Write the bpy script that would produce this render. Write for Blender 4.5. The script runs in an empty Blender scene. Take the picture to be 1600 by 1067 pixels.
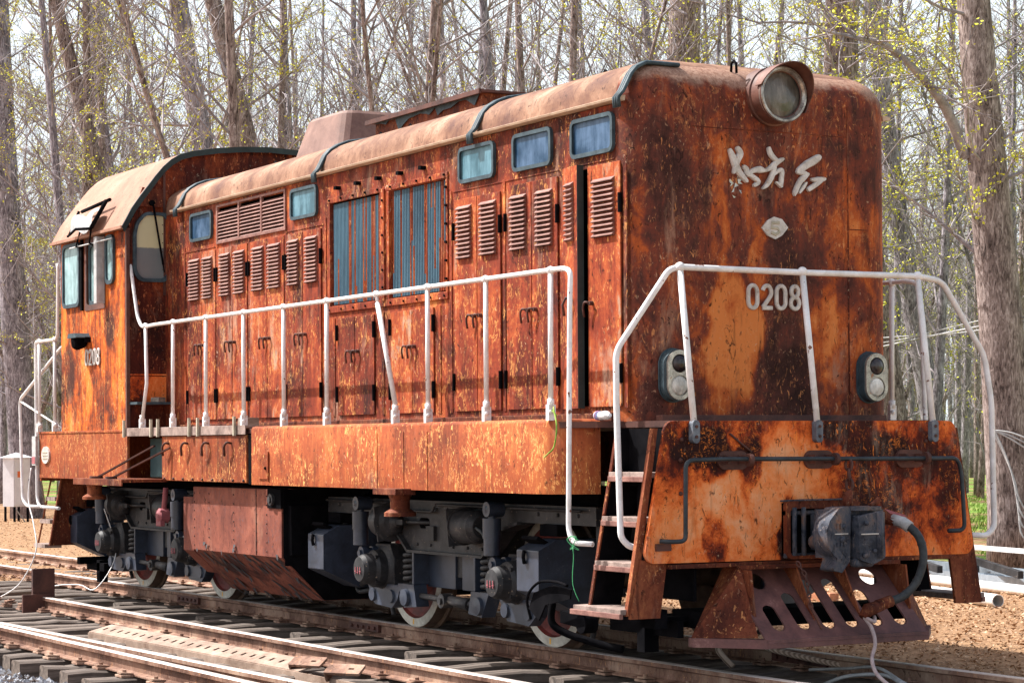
import bpy, math, random
from mathutils import Vector, Matrix
from mathutils.geometry import tessellate_polygon
from math import sin, cos, pi, radians, sqrt, tan
random.seed(7)
SC = bpy.context.scene
COL = SC.collection

# ------------------------------------------------------------------ camera
cam_d = bpy.data.cameras.new("camera")
cam = bpy.data.objects.new("camera", cam_d); COL.objects.link(cam)
yaw, pitch, roll = 0.50880, 0.014907, -0.006092
d = Vector((-cos(yaw)*cos(pitch), sin(yaw)*cos(pitch), sin(pitch)))
r = d.cross(Vector((0, 0, 1))).normalized(); u = r.cross(d)
r2 = r*cos(roll)+u*sin(roll); u2 = -r*sin(roll)+u*cos(roll)
CAM = Vector((13.24936, -9.8625, 1.601738))
mw = Matrix((( r2.x, u2.x, -d.x, CAM.x), (r2.y, u2.y, -d.y, CAM.y), (r2.z, u2.z, -d.z, CAM.z), (0, 0, 0, 1)))
cam.matrix_world = mw
cam_d.sensor_width = 36; cam_d.lens = 3592.77/1600*36
cam_d.shift_y = 105.6/1600
cam_d.clip_start = 0.1; cam_d.clip_end = 3000
SC.camera = cam

# ------------------------------------------------------------------ light
EL = radians(52); LX, LY = 0.78, 0.62
world = bpy.data.worlds.new("World"); SC.world = world; world.use_nodes = True
nt = world.node_tree; bg = nt.nodes["Background"]
sky = nt.nodes.new("ShaderNodeTexSky"); sky.sky_type = 'NISHITA'; sky.sun_disc = False
sky.sun_elevation = EL; sky.sun_rotation = math.atan2(-LX, -LY)
sky.air_density = 1.0; sky.dust_density = 6.0; sky.ozone_density = 1.0
# pale spring haze: the clear-sky texture whitened, most strongly low over the woods
tcw = nt.nodes.new("ShaderNodeTexCoord"); sep = nt.nodes.new("ShaderNodeSeparateXYZ"); nt.links.new(tcw.outputs["Generated"], sep.inputs[0])
mr = nt.nodes.new("ShaderNodeMapRange"); nt.links.new(sep.outputs[2], mr.inputs[0])
for i_, v_ in zip((1, 2, 3, 4), (.12, .5, .95, .12)): mr.inputs[i_].default_value = v_
mxw = nt.nodes.new("ShaderNodeMix"); mxw.data_type = 'RGBA'; nt.links.new(mr.outputs[0], mxw.inputs[0]); nt.links.new(sky.outputs[0], mxw.inputs[6]); mxw.inputs[7].default_value = (6.6, 7.3, 7.7, 1)
nt.links.new(mxw.outputs[2], bg.inputs[0]); bg.inputs[1].default_value = 0.10
sd = bpy.data.lights.new("sun", 'SUN'); sd.energy = 5.0; sd.angle = radians(.5); sd.color = (1, .975, .94)
sun = bpy.data.objects.new("sun", sd); COL.objects.link(sun)
sun.rotation_euler = Vector((LX*cos(EL), LY*cos(EL), -sin(EL))).to_track_quat('-Z', 'Y').to_euler()
SC.view_settings.view_transform = 'Standard'; SC.view_settings.look = 'None'
SC.view_settings.exposure = 0.95; SC.view_settings.gamma = 1

# ------------------------------------------------------------------ mesh helpers
class M:
    def __init__(s): s.v = []; s.f = []; s.s = []; s.m = []
    def add(s, vs, fs, smooth=False, mi=0):
        o = len(s.v); s.v += [tuple(p) for p in vs]
        for f in fs: s.f.append(tuple(i+o for i in f)); s.s.append(smooth); s.m.append(mi)
    def box(s, x0, x1, y0, y1, z0, z1, mi=0):
        s.add([(x0,y0,z0),(x1,y0,z0),(x1,y1,z0),(x0,y1,z0),(x0,y0,z1),(x1,y0,z1),(x1,y1,z1),(x0,y1,z1)],
              [(0,3,2,1),(4,5,6,7),(0,1,5,4),(1,2,6,5),(2,3,7,6),(3,0,4,7)], False, mi)
    def obox(s, c, sz, R, mi=0):
        c = Vector(c); a, b, h = sz[0]/2, sz[1]/2, sz[2]/2
        vs = [c+R@Vector(p) for p in ((-a,-b,-h),(a,-b,-h),(a,b,-h),(-a,b,-h),(-a,-b,h),(a,-b,h),(a,b,h),(-a,b,h))]
        s.add(vs, [(0,3,2,1),(4,5,6,7),(0,1,5,4),(1,2,6,5),(2,3,7,6),(3,0,4,7)], False, mi)
    def bar(s, p0, p1, w, h, mi=0):
        p0 = Vector(p0); p1 = Vector(p1); dd = p1-p0
        R = dd.to_track_quat('X', 'Z').to_matrix()
        s.obox((p0+p1)/2, (dd.length, w, h), R, mi)
    def tube(s, pts, r, n=8, mi=0, caps=True, flat=(1, 1)):
        pts = [Vector(p) for p in pts]; k = len(pts)
        rr = r if isinstance(r, (list, tuple)) else [r]*k
        t = (pts[1]-pts[0]).normalized()
        a = t.orthogonal().normalized(); vs = []
        for i in range(k):
            if i == 0: tn = t
            elif i == k-1: tn = (pts[i]-pts[i-1]).normalized()
            else: tn = ((pts[i]-pts[i-1]).normalized()+(pts[i+1]-pts[i]).normalized()).normalized()
            a = (a-tn*a.dot(tn)).normalized(); b = tn.cross(a)
            for j in range(n):
                q = 2*pi*j/n; vs.append(pts[i]+(a*cos(q)*flat[0]+b*sin(q)*flat[1])*rr[i])
        fs = [(i*n+j, i*n+(j+1) % n, (i+1)*n+(j+1) % n, (i+1)*n+j) for i in range(k-1) for j in range(n)]
        s.add(vs, fs, n > 4, mi)
        if caps:
            o = len(s.v)-len(vs)
            s.f.append(tuple(o+j for j in reversed(range(n)))); s.s.append(False); s.m.append(mi)
            s.f.append(tuple(o+(k-1)*n+j for j in range(n))); s.s.append(False); s.m.append(mi)
    def cyl(s, p0, p1, r0, r1=None, n=16, mi=0):
        s.lathe(p0, Vector(p1)-Vector(p0), [(0, 0), (0, r0), ((Vector(p1)-Vector(p0)).length, r0 if r1 is None else r1), ((Vector(p1)-Vector(p0)).length, 0)], n, mi)
    def lathe(s, o, ax, prof, n=24, mi=0, smooth=True):
        o = Vector(o); ax = Vector(ax).normalized(); a = ax.orthogonal().normalized(); b = ax.cross(a)
        # split rings at sharp corners so flats stay flat
        for i in range(len(prof)-1):
            (t0, q0), (t1, q1) = prof[i], prof[i+1]
            if q0 < 1e-6 and q1 < 1e-6: continue
            vs = []
            for (t, q) in ((t0, q0), (t1, q1)):
                for j in range(n):
                    w = 2*pi*j/n; vs.append(o+ax*t+(a*cos(w)+b*sin(w))*q)
            if q0 < 1e-6: s.add([o+ax*t0]+vs[n:], [(0, 1+j, 1+(j+1) % n) for j in range(n)][::1], False, mi)
            elif q1 < 1e-6: s.add(vs[:n]+[o+ax*t1], [(j, (j+1) % n, n) for j in range(n)], False, mi)
            else: s.add(vs, [(j, (j+1) % n, n+(j+1) % n, n+j) for j in range(n)], smooth, mi)
    def ball(s, c, rad, n=12, m=8, sc=(1, 1, 1), mi=0):
        c = Vector(c); vs = []; fs = []
        for i in range(m+1):
            th = pi*i/m
            for j in range(n):
                ph = 2*pi*j/n
                vs.append(c+Vector((rad*sc[0]*sin(th)*cos(ph), rad*sc[1]*sin(th)*sin(ph), rad*sc[2]*cos(th))))
        for i in range(m):
            for j in range(n): fs.append((i*n+j, (i+1)*n+j, (i+1)*n+(j+1) % n, i*n+(j+1) % n))
        s.add(vs, fs, True, mi)
    def plate(s, outer, holes, fn, t, mi=0, smooth_edge=False):
        """fn(u,v,w)->xyz ; solid slab w in 0..t with holes"""
        loops = [outer]+list(holes)
        tri = tessellate_polygon([[Vector((p[0], p[1], 0)) for p in l] for l in loops])
        flat = [p for l in loops for p in l]; n = len(flat)
        s.add([fn(p[0], p[1], 0) for p in flat]+[fn(p[0], p[1], t) for p in flat],
              [tuple(a) for a in tri]+[tuple(i+n for i in reversed(a)) for a in tri], False, mi)
        for l in loops:
            k = len(l)
            s.add([fn(p[0], p[1], 0) for p in l]+[fn(p[0], p[1], t) for p in l],
                  [(i, (i+1) % k, k+(i+1) % k, k+i) for i in range(k)], smooth_edge, mi)
    def prism(s, poly, ax, a0, a1, mi=0):
        def fn(p, q, w):
            a = a0+(a1-a0)*w
            return {'x': (a, p, q), 'y': (p, a, q), 'z': (p, q, a)}[ax]
        s.plate(poly, [], fn, 1.0, mi)

def rrect(cx, cy, w, h, r, n=5):
    P = []
    for (sx, sy, a0) in ((1, 1, 0), (-1, 1, 90), (-1, -1, 180), (1, -1, 270)):
        for i in range(n+1):
            a = radians(a0+90*i/n); P.append((cx+sx*(w/2-r)+r*cos(a), cy+sy*(h/2-r)+r*sin(a)))
    return P
def slot(cx, cy, w, h, n=8, tilt=0):
    r = min(w, h)/2; P = rrect(0, 0, w, h, r*.999, n)
    return [(cx+x*cos(tilt)-y*sin(tilt), cy+x*sin(tilt)+y*cos(tilt)) for x, y in P]
def circ(cx, cy, r, n=20): return [(cx+r*cos(2*pi*i/n), cy+r*sin(2*pi*i/n)) for i in range(n)]
def rnd(pts, r=.05, n=5):
    """round the corners of a 3D polyline"""
    pts = [Vector(p) for p in pts]; out = [pts[0]]
    for i in range(1, len(pts)-1):
        a, b, c = pts[i-1], pts[i], pts[i+1]
        q = min(r, (a-b).length*.45, (c-b).length*.45)
        p0 = b+(a-b).normalized()*q; p1 = b+(c-b).normalized()*q
        for k in range(n+1):
            t = k/n; out.append(p0*(1-t)**2+b*2*t*(1-t)+p1*t*t)
    out.append(pts[-1]); return out

def smooth(P, n=6):
    P = [Vector(p) for p in P]; out = []
    for i in range(len(P)-1):
        a = P[max(i-1, 0)]; b = P[i]; c = P[i+1]; e = P[min(i+2, len(P)-1)]
        for k in range(n): t = k/n; out.append(.5*((2*b)+(c-a)*t+(2*a-5*b+4*c-e)*t*t+(3*b-a-3*c+e)*t**3))
    return out+[P[-1]]

def obj(name, m, mats, parent=None, bevel=0, loc=None):
    me = bpy.data.meshes.new(name); me.from_pydata(m.v, [], m.f)
    if not isinstance(mats, (list, tuple)): mats = [mats]
    for a in mats: me.materials.append(a)
    me.polygons.foreach_set("use_smooth", m.s); me.polygons.foreach_set("material_index", m.m)
    me.update()
    o = bpy.data.objects.new(name, me); COL.objects.link(o)
    if parent is not None:
        o.parent = parent
        o.matrix_parent_inverse = Matrix.Translation(-WORLDLOC.get(parent.name, Vector((0, 0, 0))))
    if loc is not None: o.location = loc
    if bevel:
        b = o.modifiers.new("bevel", 'BEVEL'); b.width = bevel; b.segments = 2; b.limit_method = 'ANGLE'; b.angle_limit = radians(50)
        b.use_clamp_overlap = True
    return o
WORLDLOC = {}
def tag(o, label=None, cat=None, group=None, kind=None):
    if label: o['label'] = label
    if cat: o['category'] = cat
    if group: o['group'] = group
    if kind: o['kind'] = kind
    return o
def empty(name, loc, label, cat, group=None):
    o = bpy.data.objects.new(name, None); COL.objects.link(o); o.location = loc
    o.empty_display_size = .3
    WORLDLOC[o.name] = Vector(loc)
    return tag(o, label, cat, group)
def struct(name, m, mats): return tag(obj(name, m, mats), kind='structure')
def copy_tree(o, parent=None):
    c = o.copy(); COL.objects.link(c)
    if parent is not None:
        mi = o.matrix_parent_inverse.copy(); c.parent = parent; c.matrix_parent_inverse = mi
    for ch in [x for x in o.children]: copy_tree(ch, c)
    return c

# ------------------------------------------------------------------ material helpers
class N:
    def __init__(s, name):
        s.mat = bpy.data.materials.new(name); s.mat.use_nodes = True
        s.t = s.mat.node_tree; s.b = s.t.nodes["Principled BSDF"]
        s.tc = s.t.nodes.new("ShaderNodeTexCoord")
    def new(s, ty, **kw):
        n = s.t.nodes.new(ty)
        for k, v in kw.items(): setattr(n, k, v)
        return n
    def L(s, a, b): s.t.links.new(a, b)
    def put(s, sock, v):
        if v is None: return
        if hasattr(v, 'is_linked') or hasattr(v, 'links'): s.L(v, sock)
        else: sock.default_value = v
    def math(s, op, a, b=None, c=None, clamp=False):
        n = s.new("ShaderNodeMath", operation=op); n.use_clamp = clamp
        s.put(n.inputs[0], a); s.put(n.inputs[1], b)
        if c is not None: s.put(n.inputs[2], c)
        return n.outputs[0]
    def vmath(s, op, a, b=None):
        n = s.new("ShaderNodeVectorMath", operation=op); s.put(n.inputs[0], a); s.put(n.inputs[1], b)
        return n.outputs[1] if op in ('LENGTH', 'DOT_PRODUCT', 'DISTANCE') else n.outputs[0]
    def map(s, v, scale=(1, 1, 1), loc=(0, 0, 0), rot=(0, 0, 0)):
        n = s.new("ShaderNodeMapping"); s.L(v, n.inputs[0]); n.inputs[1].default_value = loc
        n.inputs[2].default_value = rot; n.inputs[3].default_value = scale; return n.outputs[0]
    def noise(s, v, scale, detail=4, rough=.55, dist=0, color=False):
        n = s.new("ShaderNodeTexNoise"); s.L(v, n.inputs["Vector"]); n.inputs["Scale"].default_value = scale
        n.inputs["Detail"].default_value = detail; n.inputs["Roughness"].default_value = rough
        n.inputs["Distortion"].default_value = dist; return n.outputs[1] if color else n.outputs[0]
    def ramp(s, f, stops, interp='LINEAR'):
        n = s.new("ShaderNodeValToRGB"); cr = n.color_ramp; cr.interpolation = interp
        while len(cr.elements) < len(stops): cr.elements.new(.5)
        for e, (p, c) in zip(cr.elements, stops):
            e.position = p; e.color = (*c, 1) if isinstance(c, (tuple, list)) else (c, c, c, 1)
        s.put(n.inputs[0], f); return n.outputs[0]
    def rng(s, f, a, b, c=0, d2=1, smooth=True):
        n = s.new("ShaderNodeMapRange"); n.interpolation_type = 'SMOOTHSTEP' if smooth else 'LINEAR'
        s.put(n.inputs[0], f)
        for i, v in zip((1, 2, 3, 4), (a, b, c, d2)): n.inputs[i].default_value = v
        return n.outputs[0]
    def mix(s, f, a, b, mode='MIX'):
        n = s.new("ShaderNodeMix", data_type='RGBA', blend_type=mode)
        s.put(n.inputs[0], f)
        for i, v in ((6, a), (7, b)):
            if isinstance(v, (tuple, list)): n.inputs[i].default_value = (*v, 1)
            else: s.L(v, n.inputs[i])
        return n.outputs[2]
    def bump(s, h, strength=.4, dist=.01):
        n = s.new("ShaderNodeBump"); n.inputs[0].default_value = strength; n.inputs[1].default_value = dist
        s.L(h, n.inputs[2]); s.L(n.outputs[0], s.b.inputs["Normal"])
    def out(s, col=None, rough=None, metal=None, spec=None):
        if col is not None:
            if isinstance(col, (tuple, list)): s.b.inputs["Base Color"].default_value = (*col, 1)
            else: s.L(col, s.b.inputs["Base Color"])
        if rough is not None: s.put(s.b.inputs["Roughness"], rough)
        if metal is not None: s.put(s.b.inputs["Metallic"], metal)
        if spec is not None: s.put(s.b.inputs["Specular IOR Level"], spec)
        return s.mat

def rust(name, stops, ps=1.2, streak=.45, wig=.6, wigcol=(.62, .27, .1), wigs=9, wigz=.6, flk=(.6, .4, .25), flka=.5,
         blobs=(), contrast=2.0, rough=.68, bump=.5, vert=6.0, off=0.0, micro=.8, drip=.75, top=None, scuff=.35, scuffcol=(.40, .25, .17), tint=.22, blotch=.35):
    n = N(name); P = n.tc.outputs["Object"]
    P = n.map(P, loc=(off, off*1.7, 0))
    warp = n.vmath('SUBTRACT', n.noise(P, 2.3, 3, color=True), (.5, .5, .5))
    n2 = n.new("ShaderNodeVectorMath", operation='SCALE'); n.L(warp, n2.inputs[0]); n2.inputs[3].default_value = .5
    PW = n.vmath('ADD', P, n2.outputs[0])
    patch = n.noise(P, ps, 9, .62, .4)
    st = n.noise(n.map(P, (vert, vert, .75)), 1.0, 7, .66, .6)
    v = n.math('ADD', n.math('MULTIPLY', patch, 1-streak), n.math('MULTIPLY', st, streak))
    v = n.math('ADD', v, n.math('MULTIPLY', n.math('SUBTRACT', n.noise(n.map(P, (1, 1, .7), loc=(3, 1, 4)), 5.5, 6, .7, .8), .5), blotch))
    v = n.math('MULTIPLY_ADD', n.math('SUBTRACT', v, .5), contrast, .5)
    fine = n.noise(P, 34, 5, .7, 1.0)
    oi = n.new('ShaderNodeObjectInfo')
    v = n.math('ADD', v, n.math('MULTIPLY', n.math('SUBTRACT', oi.outputs['Random'], .5), tint))
    v = n.math('ADD', v, n.math('MULTIPLY', n.math('SUBTRACT', fine, .5), .35))
    for (c, rad, amt) in blobs:
        q = n.vmath('MULTIPLY', n.vmath('SUBTRACT', PW, (c[0]+off, c[1]+off*1.7, c[2])), tuple(1/a for a in rad))
        ln = n.vmath('LENGTH', q)
        v = n.math('ADD', v, n.rng(ln, .65, 1.15, amt, 0))
    col = n.ramp(v, stops)
    # wrinkled paint remains: narrow contour bands of a warped noise
    w = n.noise(n.map(P, (1, 1, wigz)), wigs, 6, .62, .9)
    band = n.rng(n.math('ABSOLUTE', n.math('SUBTRACT', w, .5)), .006, .035, 1, 0)
    band = n.math('MULTIPLY', band, n.rng(n.noise(n.map(P, (1, 1, .5)), 26, 3, .6), .42, .56))
    msk = n.rng(n.noise(P, 2.6, 6, .65), .46, .62)
    wm = n.math('MULTIPLY', n.math('MULTIPLY', band, msk), wig)
    col = n.mix(wm, col, wigcol)
    fl = n.rng(n.noise(n.map(P, (1, 1, .6)), 16, 5, .6, 2.5), .63, .68)
    fm = n.math('MULTIPLY', n.math('MULTIPLY', fl, n.rng(n.noise(P, 1.9, 4, .6), .44, .6)), flka)
    col = n.mix(fm, col, flk)
    sm = n.math('MULTIPLY', n.rng(n.noise(n.map(P, (1, 1, .45), loc=(5, 2, 8)), 1.9, 8, .72, .6), .53, .66, 0, scuff), n.rng(n.noise(n.map(P, (1, 1, .2)), 17, 5, .7), .38, .62))
    col = n.mix(sm, col, scuffcol)
    mf = n.rng(n.noise(n.map(P, (1, 1, .38)), 42, 3, .6, 1.0), .60, .66)
    mm_ = n.math('MULTIPLY', mf, n.rng(n.noise(P, 3.3, 5, .65), .42, .60, 0, micro))
    col = n.mix(mm_, col, wigcol)
    dk = n.rng(n.noise(n.map(P, (1, 1, .5)), 20, 6, .7, 1.5), .34, .43, .85, 0)
    col = n.mix(dk, col, tuple(a*.5 for a in stops[0][1]))
    dr_ = n.rng(n.noise(n.map(P, (1, 1, .11)), 13, 5, .65, .5), .54, .68, 0, drip)
    dr_ = n.math('MULTIPLY', dr_, n.rng(n.noise(P, 1.4, 4, .6), .40, .58))
    col = n.mix(dr_, col, tuple(a*.9 for a in stops[0][1]))
    if top:
        sz_ = n.new('ShaderNodeSeparateXYZ'); n.L(P, sz_.inputs[0])
        tz = n.math('ADD', sz_.outputs[2], n.math('MULTIPLY', n.math('SUBTRACT', n.noise(n.map(P, (1, 1, .5), loc=(0, 2, 0)), 3.2, 7, .7), .5), .40))
        tc_ = n.mix(n.rng(fine, .35, .65), (.24, .13, .09), top[2])
        col = n.mix(n.math('MULTIPLY', n.rng(tz, top[0], top[1]), .9), col, tc_)
    h = n.math('ADD', n.math('MULTIPLY', wm, .8), n.math('MULTIPLY', fine, .6))
    h = n.math('ADD', h, n.math('MULTIPLY', fm, 1.0))
    h = n.math('ADD', h, n.math('MULTIPLY', n.noise(P, 2.0, 3), 1.2))
    n.bump(h, bump, .012)
    return n.out(col, n.math('ADD', n.math('MULTIPLY', fine, .3), rough-.12), 0.0, .12)

def gritty(name, c1, c2, c3=None, s1=3.0, rough=.6, metal=0.0, bump=.25, spec=.4, stretch=(1, 1, 1), fleck=None, fs=60, ft=.68):
    n = N(name); P = n.map(n.tc.outputs["Object"], stretch)
    a = n.noise(P, s1, 8, .65, .5); f = n.noise(P, s1*14, 4, .7)
    v = n.math('ADD', n.math('MULTIPLY', a, .75), n.math('MULTIPLY', f, .25))
    st = [(.36, c1), (.60, c2)]
    if c3: st.append((.74, c3))
    col = n.ramp(v, st)
    if fleck:
        col = n.mix(n.rng(n.noise(P, fs, 3, .6), ft, ft+.03), col, fleck)
    n.bump(v, bump, .01)
    return n.out(col, n.math('ADD', n.math('MULTIPLY', f, .3), rough-.15), metal, spec)

# body paints
DK = (.045, .012, .008); DR = (.13, .028, .014); RB = (.30, .06, .02); OR = (.55, .13, .025); OY = (.72, .24, .05); TN = (.55, .32, .17)
m_hood = rust("hood_paint", [(.16, (.035, .009, .007)), (.36, (.10, .019, .010)), (.58, (.22, .038, .017)), (.79, (.38, .082, .024)), (.96, (.62, .24, .07))], streak=.45, contrast=2.7,
              flk=(.70, .50, .36), flka=.65, wigcol=(.82, .38, .12), wig=.6, tint=0, scuff=.45)
m_door = rust("door_paint", [(.12, (.045, .011, .009)), (.33, (.13, .024, .013)), (.56, (.245, .042, .019)), (.76, (.39, .086, .027)), (.86, (.38, .165, .095)), (.98, (.38, .25, .18))],
              streak=.5, ps=1.25, wigcol=(.85, .40, .12), wig=.6, flk=(.72, .48, .28), flka=.6, off=3.1, contrast=2.7, scuff=.85, scuffcol=(.40, .25, .18), tint=.34)
m_front = rust("front_paint", [(.08, (.030, .012, .010)), (.32, (.080, .028, .022)), (.55, (.175, .042, .024)), (.77, (.42, .092, .022)), (1.0, (.62, .20, .055))], streak=.30, ps=1.3,
               wig=.35, wigcol=(.62, .26, .10), vert=9, flka=.7, flk=(.52, .32, .20), contrast=1.9, scuff=.75, scuffcol=(.34, .19, .13), tint=0, blotch=.55, drip=.55, top=(4.17, 4.25, (.42, .27, .20)),
               blobs=[((-.5, -.36, 2.30), (.6, .24, .62), .52), ((-.5, .45, 2.3), (.6, .10, .7), .25), ((-.5, -.05, 2.9), (.6, .10, .30), .25), ((-.5, .62, 2.7), (.5, .13, 1.2), .16), ((-.5, .18, 2.2), (.6, .30, .7), -.18), ((-.5, .1, 3.3), (.6, .22, .45), -.10),
                      ((-.5, -.8, 3.75), (.6, .42, .8), -.12), ((-.5, .95, 3.9), (.6, .25, .5), -.16), ((-.5, -.45, 3.3), (.6, .06, .6), .18), ((-.6, -1.12, 2.6), (.4, .08, 1.2), .20), ((-.5, 0, 1.85), (.6, 1.2, .14), -.15)])
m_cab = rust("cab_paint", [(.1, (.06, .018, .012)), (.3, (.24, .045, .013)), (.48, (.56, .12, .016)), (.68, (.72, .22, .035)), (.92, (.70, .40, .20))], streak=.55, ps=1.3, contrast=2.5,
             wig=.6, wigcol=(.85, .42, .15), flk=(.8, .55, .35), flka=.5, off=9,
             blobs=[((-11.9, -1.6, 2.45), (.35, .6, .35), -.40), ((-10.5, -1.6, 2.9), (.2, .6, .3), -.3)])
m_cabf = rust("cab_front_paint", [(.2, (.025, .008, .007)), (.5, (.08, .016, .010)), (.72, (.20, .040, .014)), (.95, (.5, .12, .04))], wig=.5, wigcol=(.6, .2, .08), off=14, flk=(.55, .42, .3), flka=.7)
m_sill = rust("sill_paint", [(.1, (.08, .022, .013)), (.34, (.20, .045, .018)), (.58, (.31, .072, .026)), (.84, (.44, .13, .040)), (.99, (.54, .28, .13))], streak=.4, ps=1.1, vert=9,
              wig=.75, wigcol=(.85, .42, .14), wigs=16, wigz=.5, off=21, contrast=2.3, micro=1.0, drip=.5)
m_beam = rust("end_beam_paint", [(.04, (.025, .008, .007)), (.28, (.085, .016, .010)), (.40, (.36, .055, .013)), (.54, (.72, .15, .03)), (.72, (.82, .27, .09)), (1.0, (.84, .42, .22))], streak=.15, ps=1.5,
              wig=.8, wigcol=(.86, .24, .04), wigs=15, wigz=1.6, off=0, contrast=2.1, flka=.5, micro=.9, drip=.25, tint=0, scuff=.3, scuffcol=(.55, .42, .32), bump=.8,
              blobs=[((0, -.45, 1.15), (.6, .60, .50), .22), ((0, -.95, 1.55), (.6, .22, .17), -.6), ((0, -.60, 1.45), (.6, .12, .2), -.45), ((0, .45, 1.62), (.6, .45, .14), -.28),
                     ((0, .85, 1.25), (.6, .60, .5), -.20), ((0, -.18, .98), (.6, .10, .28), -.5), ((0, -.85, .95), (.5, .12, .22), -.25)])
m_roof = rust("roof_paint", [(.15, (.12, .06, .048)), (.36, (.20, .105, .07)), (.58, (.31, .18, .12)), (.9, (.47, .33, .25))], streak=.1, ps=2.2, wig=.12, flka=.25, off=5, bump=.3, contrast=1.8,
              flk=(.22, .18, .2), wigcol=(.26, .12, .08), micro=.3, drip=.3)
m_caproof = rust("cab_roof_paint", [(.1, (.22, .11, .08)), (.5, (.35, .19, .135)), (.9, (.47, .30, .23))], streak=.1, ps=1.5, wig=.08, flka=.08, off=8, bump=.2, contrast=1.3, micro=.1, drip=.1)
m_tank = rust("tank_paint", [(.08, (.05, .02, .018)), (.3, (.16, .05, .036)), (.55, (.28, .090, .058)), (.9, (.42, .19, .13))], streak=.3, ps=1.0, wig=.15, wigcol=(.14, .12, .13), flk=(.08, .09, .11), flka=.9,
              off=31, contrast=1.7, micro=.3, drip=.4, blobs=[((-7.2, -1.35, .42), (.9, .4, .07), -.3)])
m_darkrust = gritty("dark_rust", (.035, .014, .012), (.12, .045, .032), (.22, .08, .05), s1=4, rough=.7)
m_louv = gritty("louver_paint", (.12, .045, .036), (.30, .145, .115), (.46, .30, .25), s1=6, rough=.6)
m_brown = rust("bracket_rust", [(.2, (.045, .013, .010)), (.5, (.14, .035, .018)), (.88, (.32, .10, .045))], wig=.3, off=40)
m_drum = gritty('drum_paint', (.05, .018, .014), (.16, .065, .045), (.34, .2, .15), s1=4, rough=.55)
m_plow = gritty("plow_paint", (.07, .032, .032), (.20, .085, .075), (.46, .25, .21), s1=3.5, rough=.62)
m_teal = gritty("shutter_paint", (.025, .065, .10), (.065, .15, .21), (.16, .27, .32), s1=3, rough=.5, stretch=(1, 1, .3))
m_tealrust = rust("shutter_rust", [(.2, DR), (.6, RB), (.9, OR)], off=50)
m_rubber = gritty("rubber_seal", (.012, .025, .035), (.05, .085, .105), (.13, .18, .2), s1=10, rough=.6)
m_bogie = gritty("bogie_paint", (.006, .006, .007), (.038, .036, .039), (.20, .16, .12), s1=8, rough=.55, spec=.35, bump=.3, fleck=(.24, .18, .13), fs=40, ft=.67)
m_sand = gritty("sandbox_paint", (.012, .016, .026), (.036, .047, .075), (.14, .135, .13), s1=4, rough=.42, spec=.6, bump=.1, fleck=(.3, .32, .36), fs=90, ft=.73)
m_black = gritty("grime_and_shade_black", (.002, .002, .003), (.008, .0075, .009), s1=5, rough=.95, spec=.03)  # grime black, made darker to hold the deep shade under and inside things
m_coupler = rust("coupler_steel", [(.2, (.016, .020, .030)), (.52, (.065, .072, .092)), (.70, (.12, .10, .10)), (.86, (.22, .11, .07)), (.99, (.34, .26, .20))], streak=.15, ps=6, contrast=2.0, wig=.15, wigcol=(.3, .22, .18), flk=(.35, .3, .27), flka=.5, off=70, micro=.4, drip=.2, scuff=.2, scuffcol=(.2, .2, .22), rough=.5, bump=.35)
m_white = gritty("white_paint", (.66, .63, .60), (.86, .85, .86), (.88, .88, .89), s1=9, rough=.4, bump=.1, fleck=(.18, .07, .04), fs=16, ft=.665)
m_tyre = gritty("white_rim", (.36, .33, .28), (.62, .60, .53), s1=9, rough=.55)
m_tread = gritty("wheel_tread", (.05, .03, .022), (.14, .09, .06), s1=9, rough=.5, metal=.3)
m_red = gritty("wheel_red", (.06, .02, .018), (.22, .035, .03), s1=9, rough=.6)
m_letter = gritty("letter_metal", (.38, .34, .30), (.66, .63, .60), s1=14, rough=.45, fleck=(.4, .24, .12), fs=30, ft=.66)
m_letterback = gritty("letter_side", (.30, .27, .2), (.5, .46, .36), s1=10, rough=.6)
m_chrome = gritty("lamp_trim", (.14, .12, .11), (.52, .49, .44), s1=9, rough=.3, metal=.55, fleck=(.25, .12, .07), fs=26, ft=.66)
m_pink = gritty("pink_primer", (.25, .06, .08), (.42, .13, .14), s1=9, rough=.6)
m_foot = gritty('foot_steel', (.05, .06, .08), (.16, .18, .21), (.3, .3, .3), s1=9)
m_lever = gritty('lever_paint', (.008, .012, .016), (.03, .042, .052), (.16, .07, .04), s1=9, rough=.5)
m_green = gritty("old_green", (.03, .07, .075), (.08, .14, .15), (.2, .2, .18), s1=5, rough=.6)
m_wood = gritty("weathered_wood", (.12, .09, .075), (.36, .29, .23), (.5, .42, .34), s1=3, rough=.85, stretch=(10, .6, 10), bump=.6)
m_tread_wood = gritty("step_wood", (.10, .065, .055), (.38, .28, .24), s1=5, rough=.85)
m_hose = gritty("hose_rubber", (.02, .024, .027), (.055, .06, .062), s1=14, rough=.65)
m_gray = gritty("grey_metal", (.3, .3, .3), (.5, .5, .5), s1=9, rough=.5)

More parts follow.
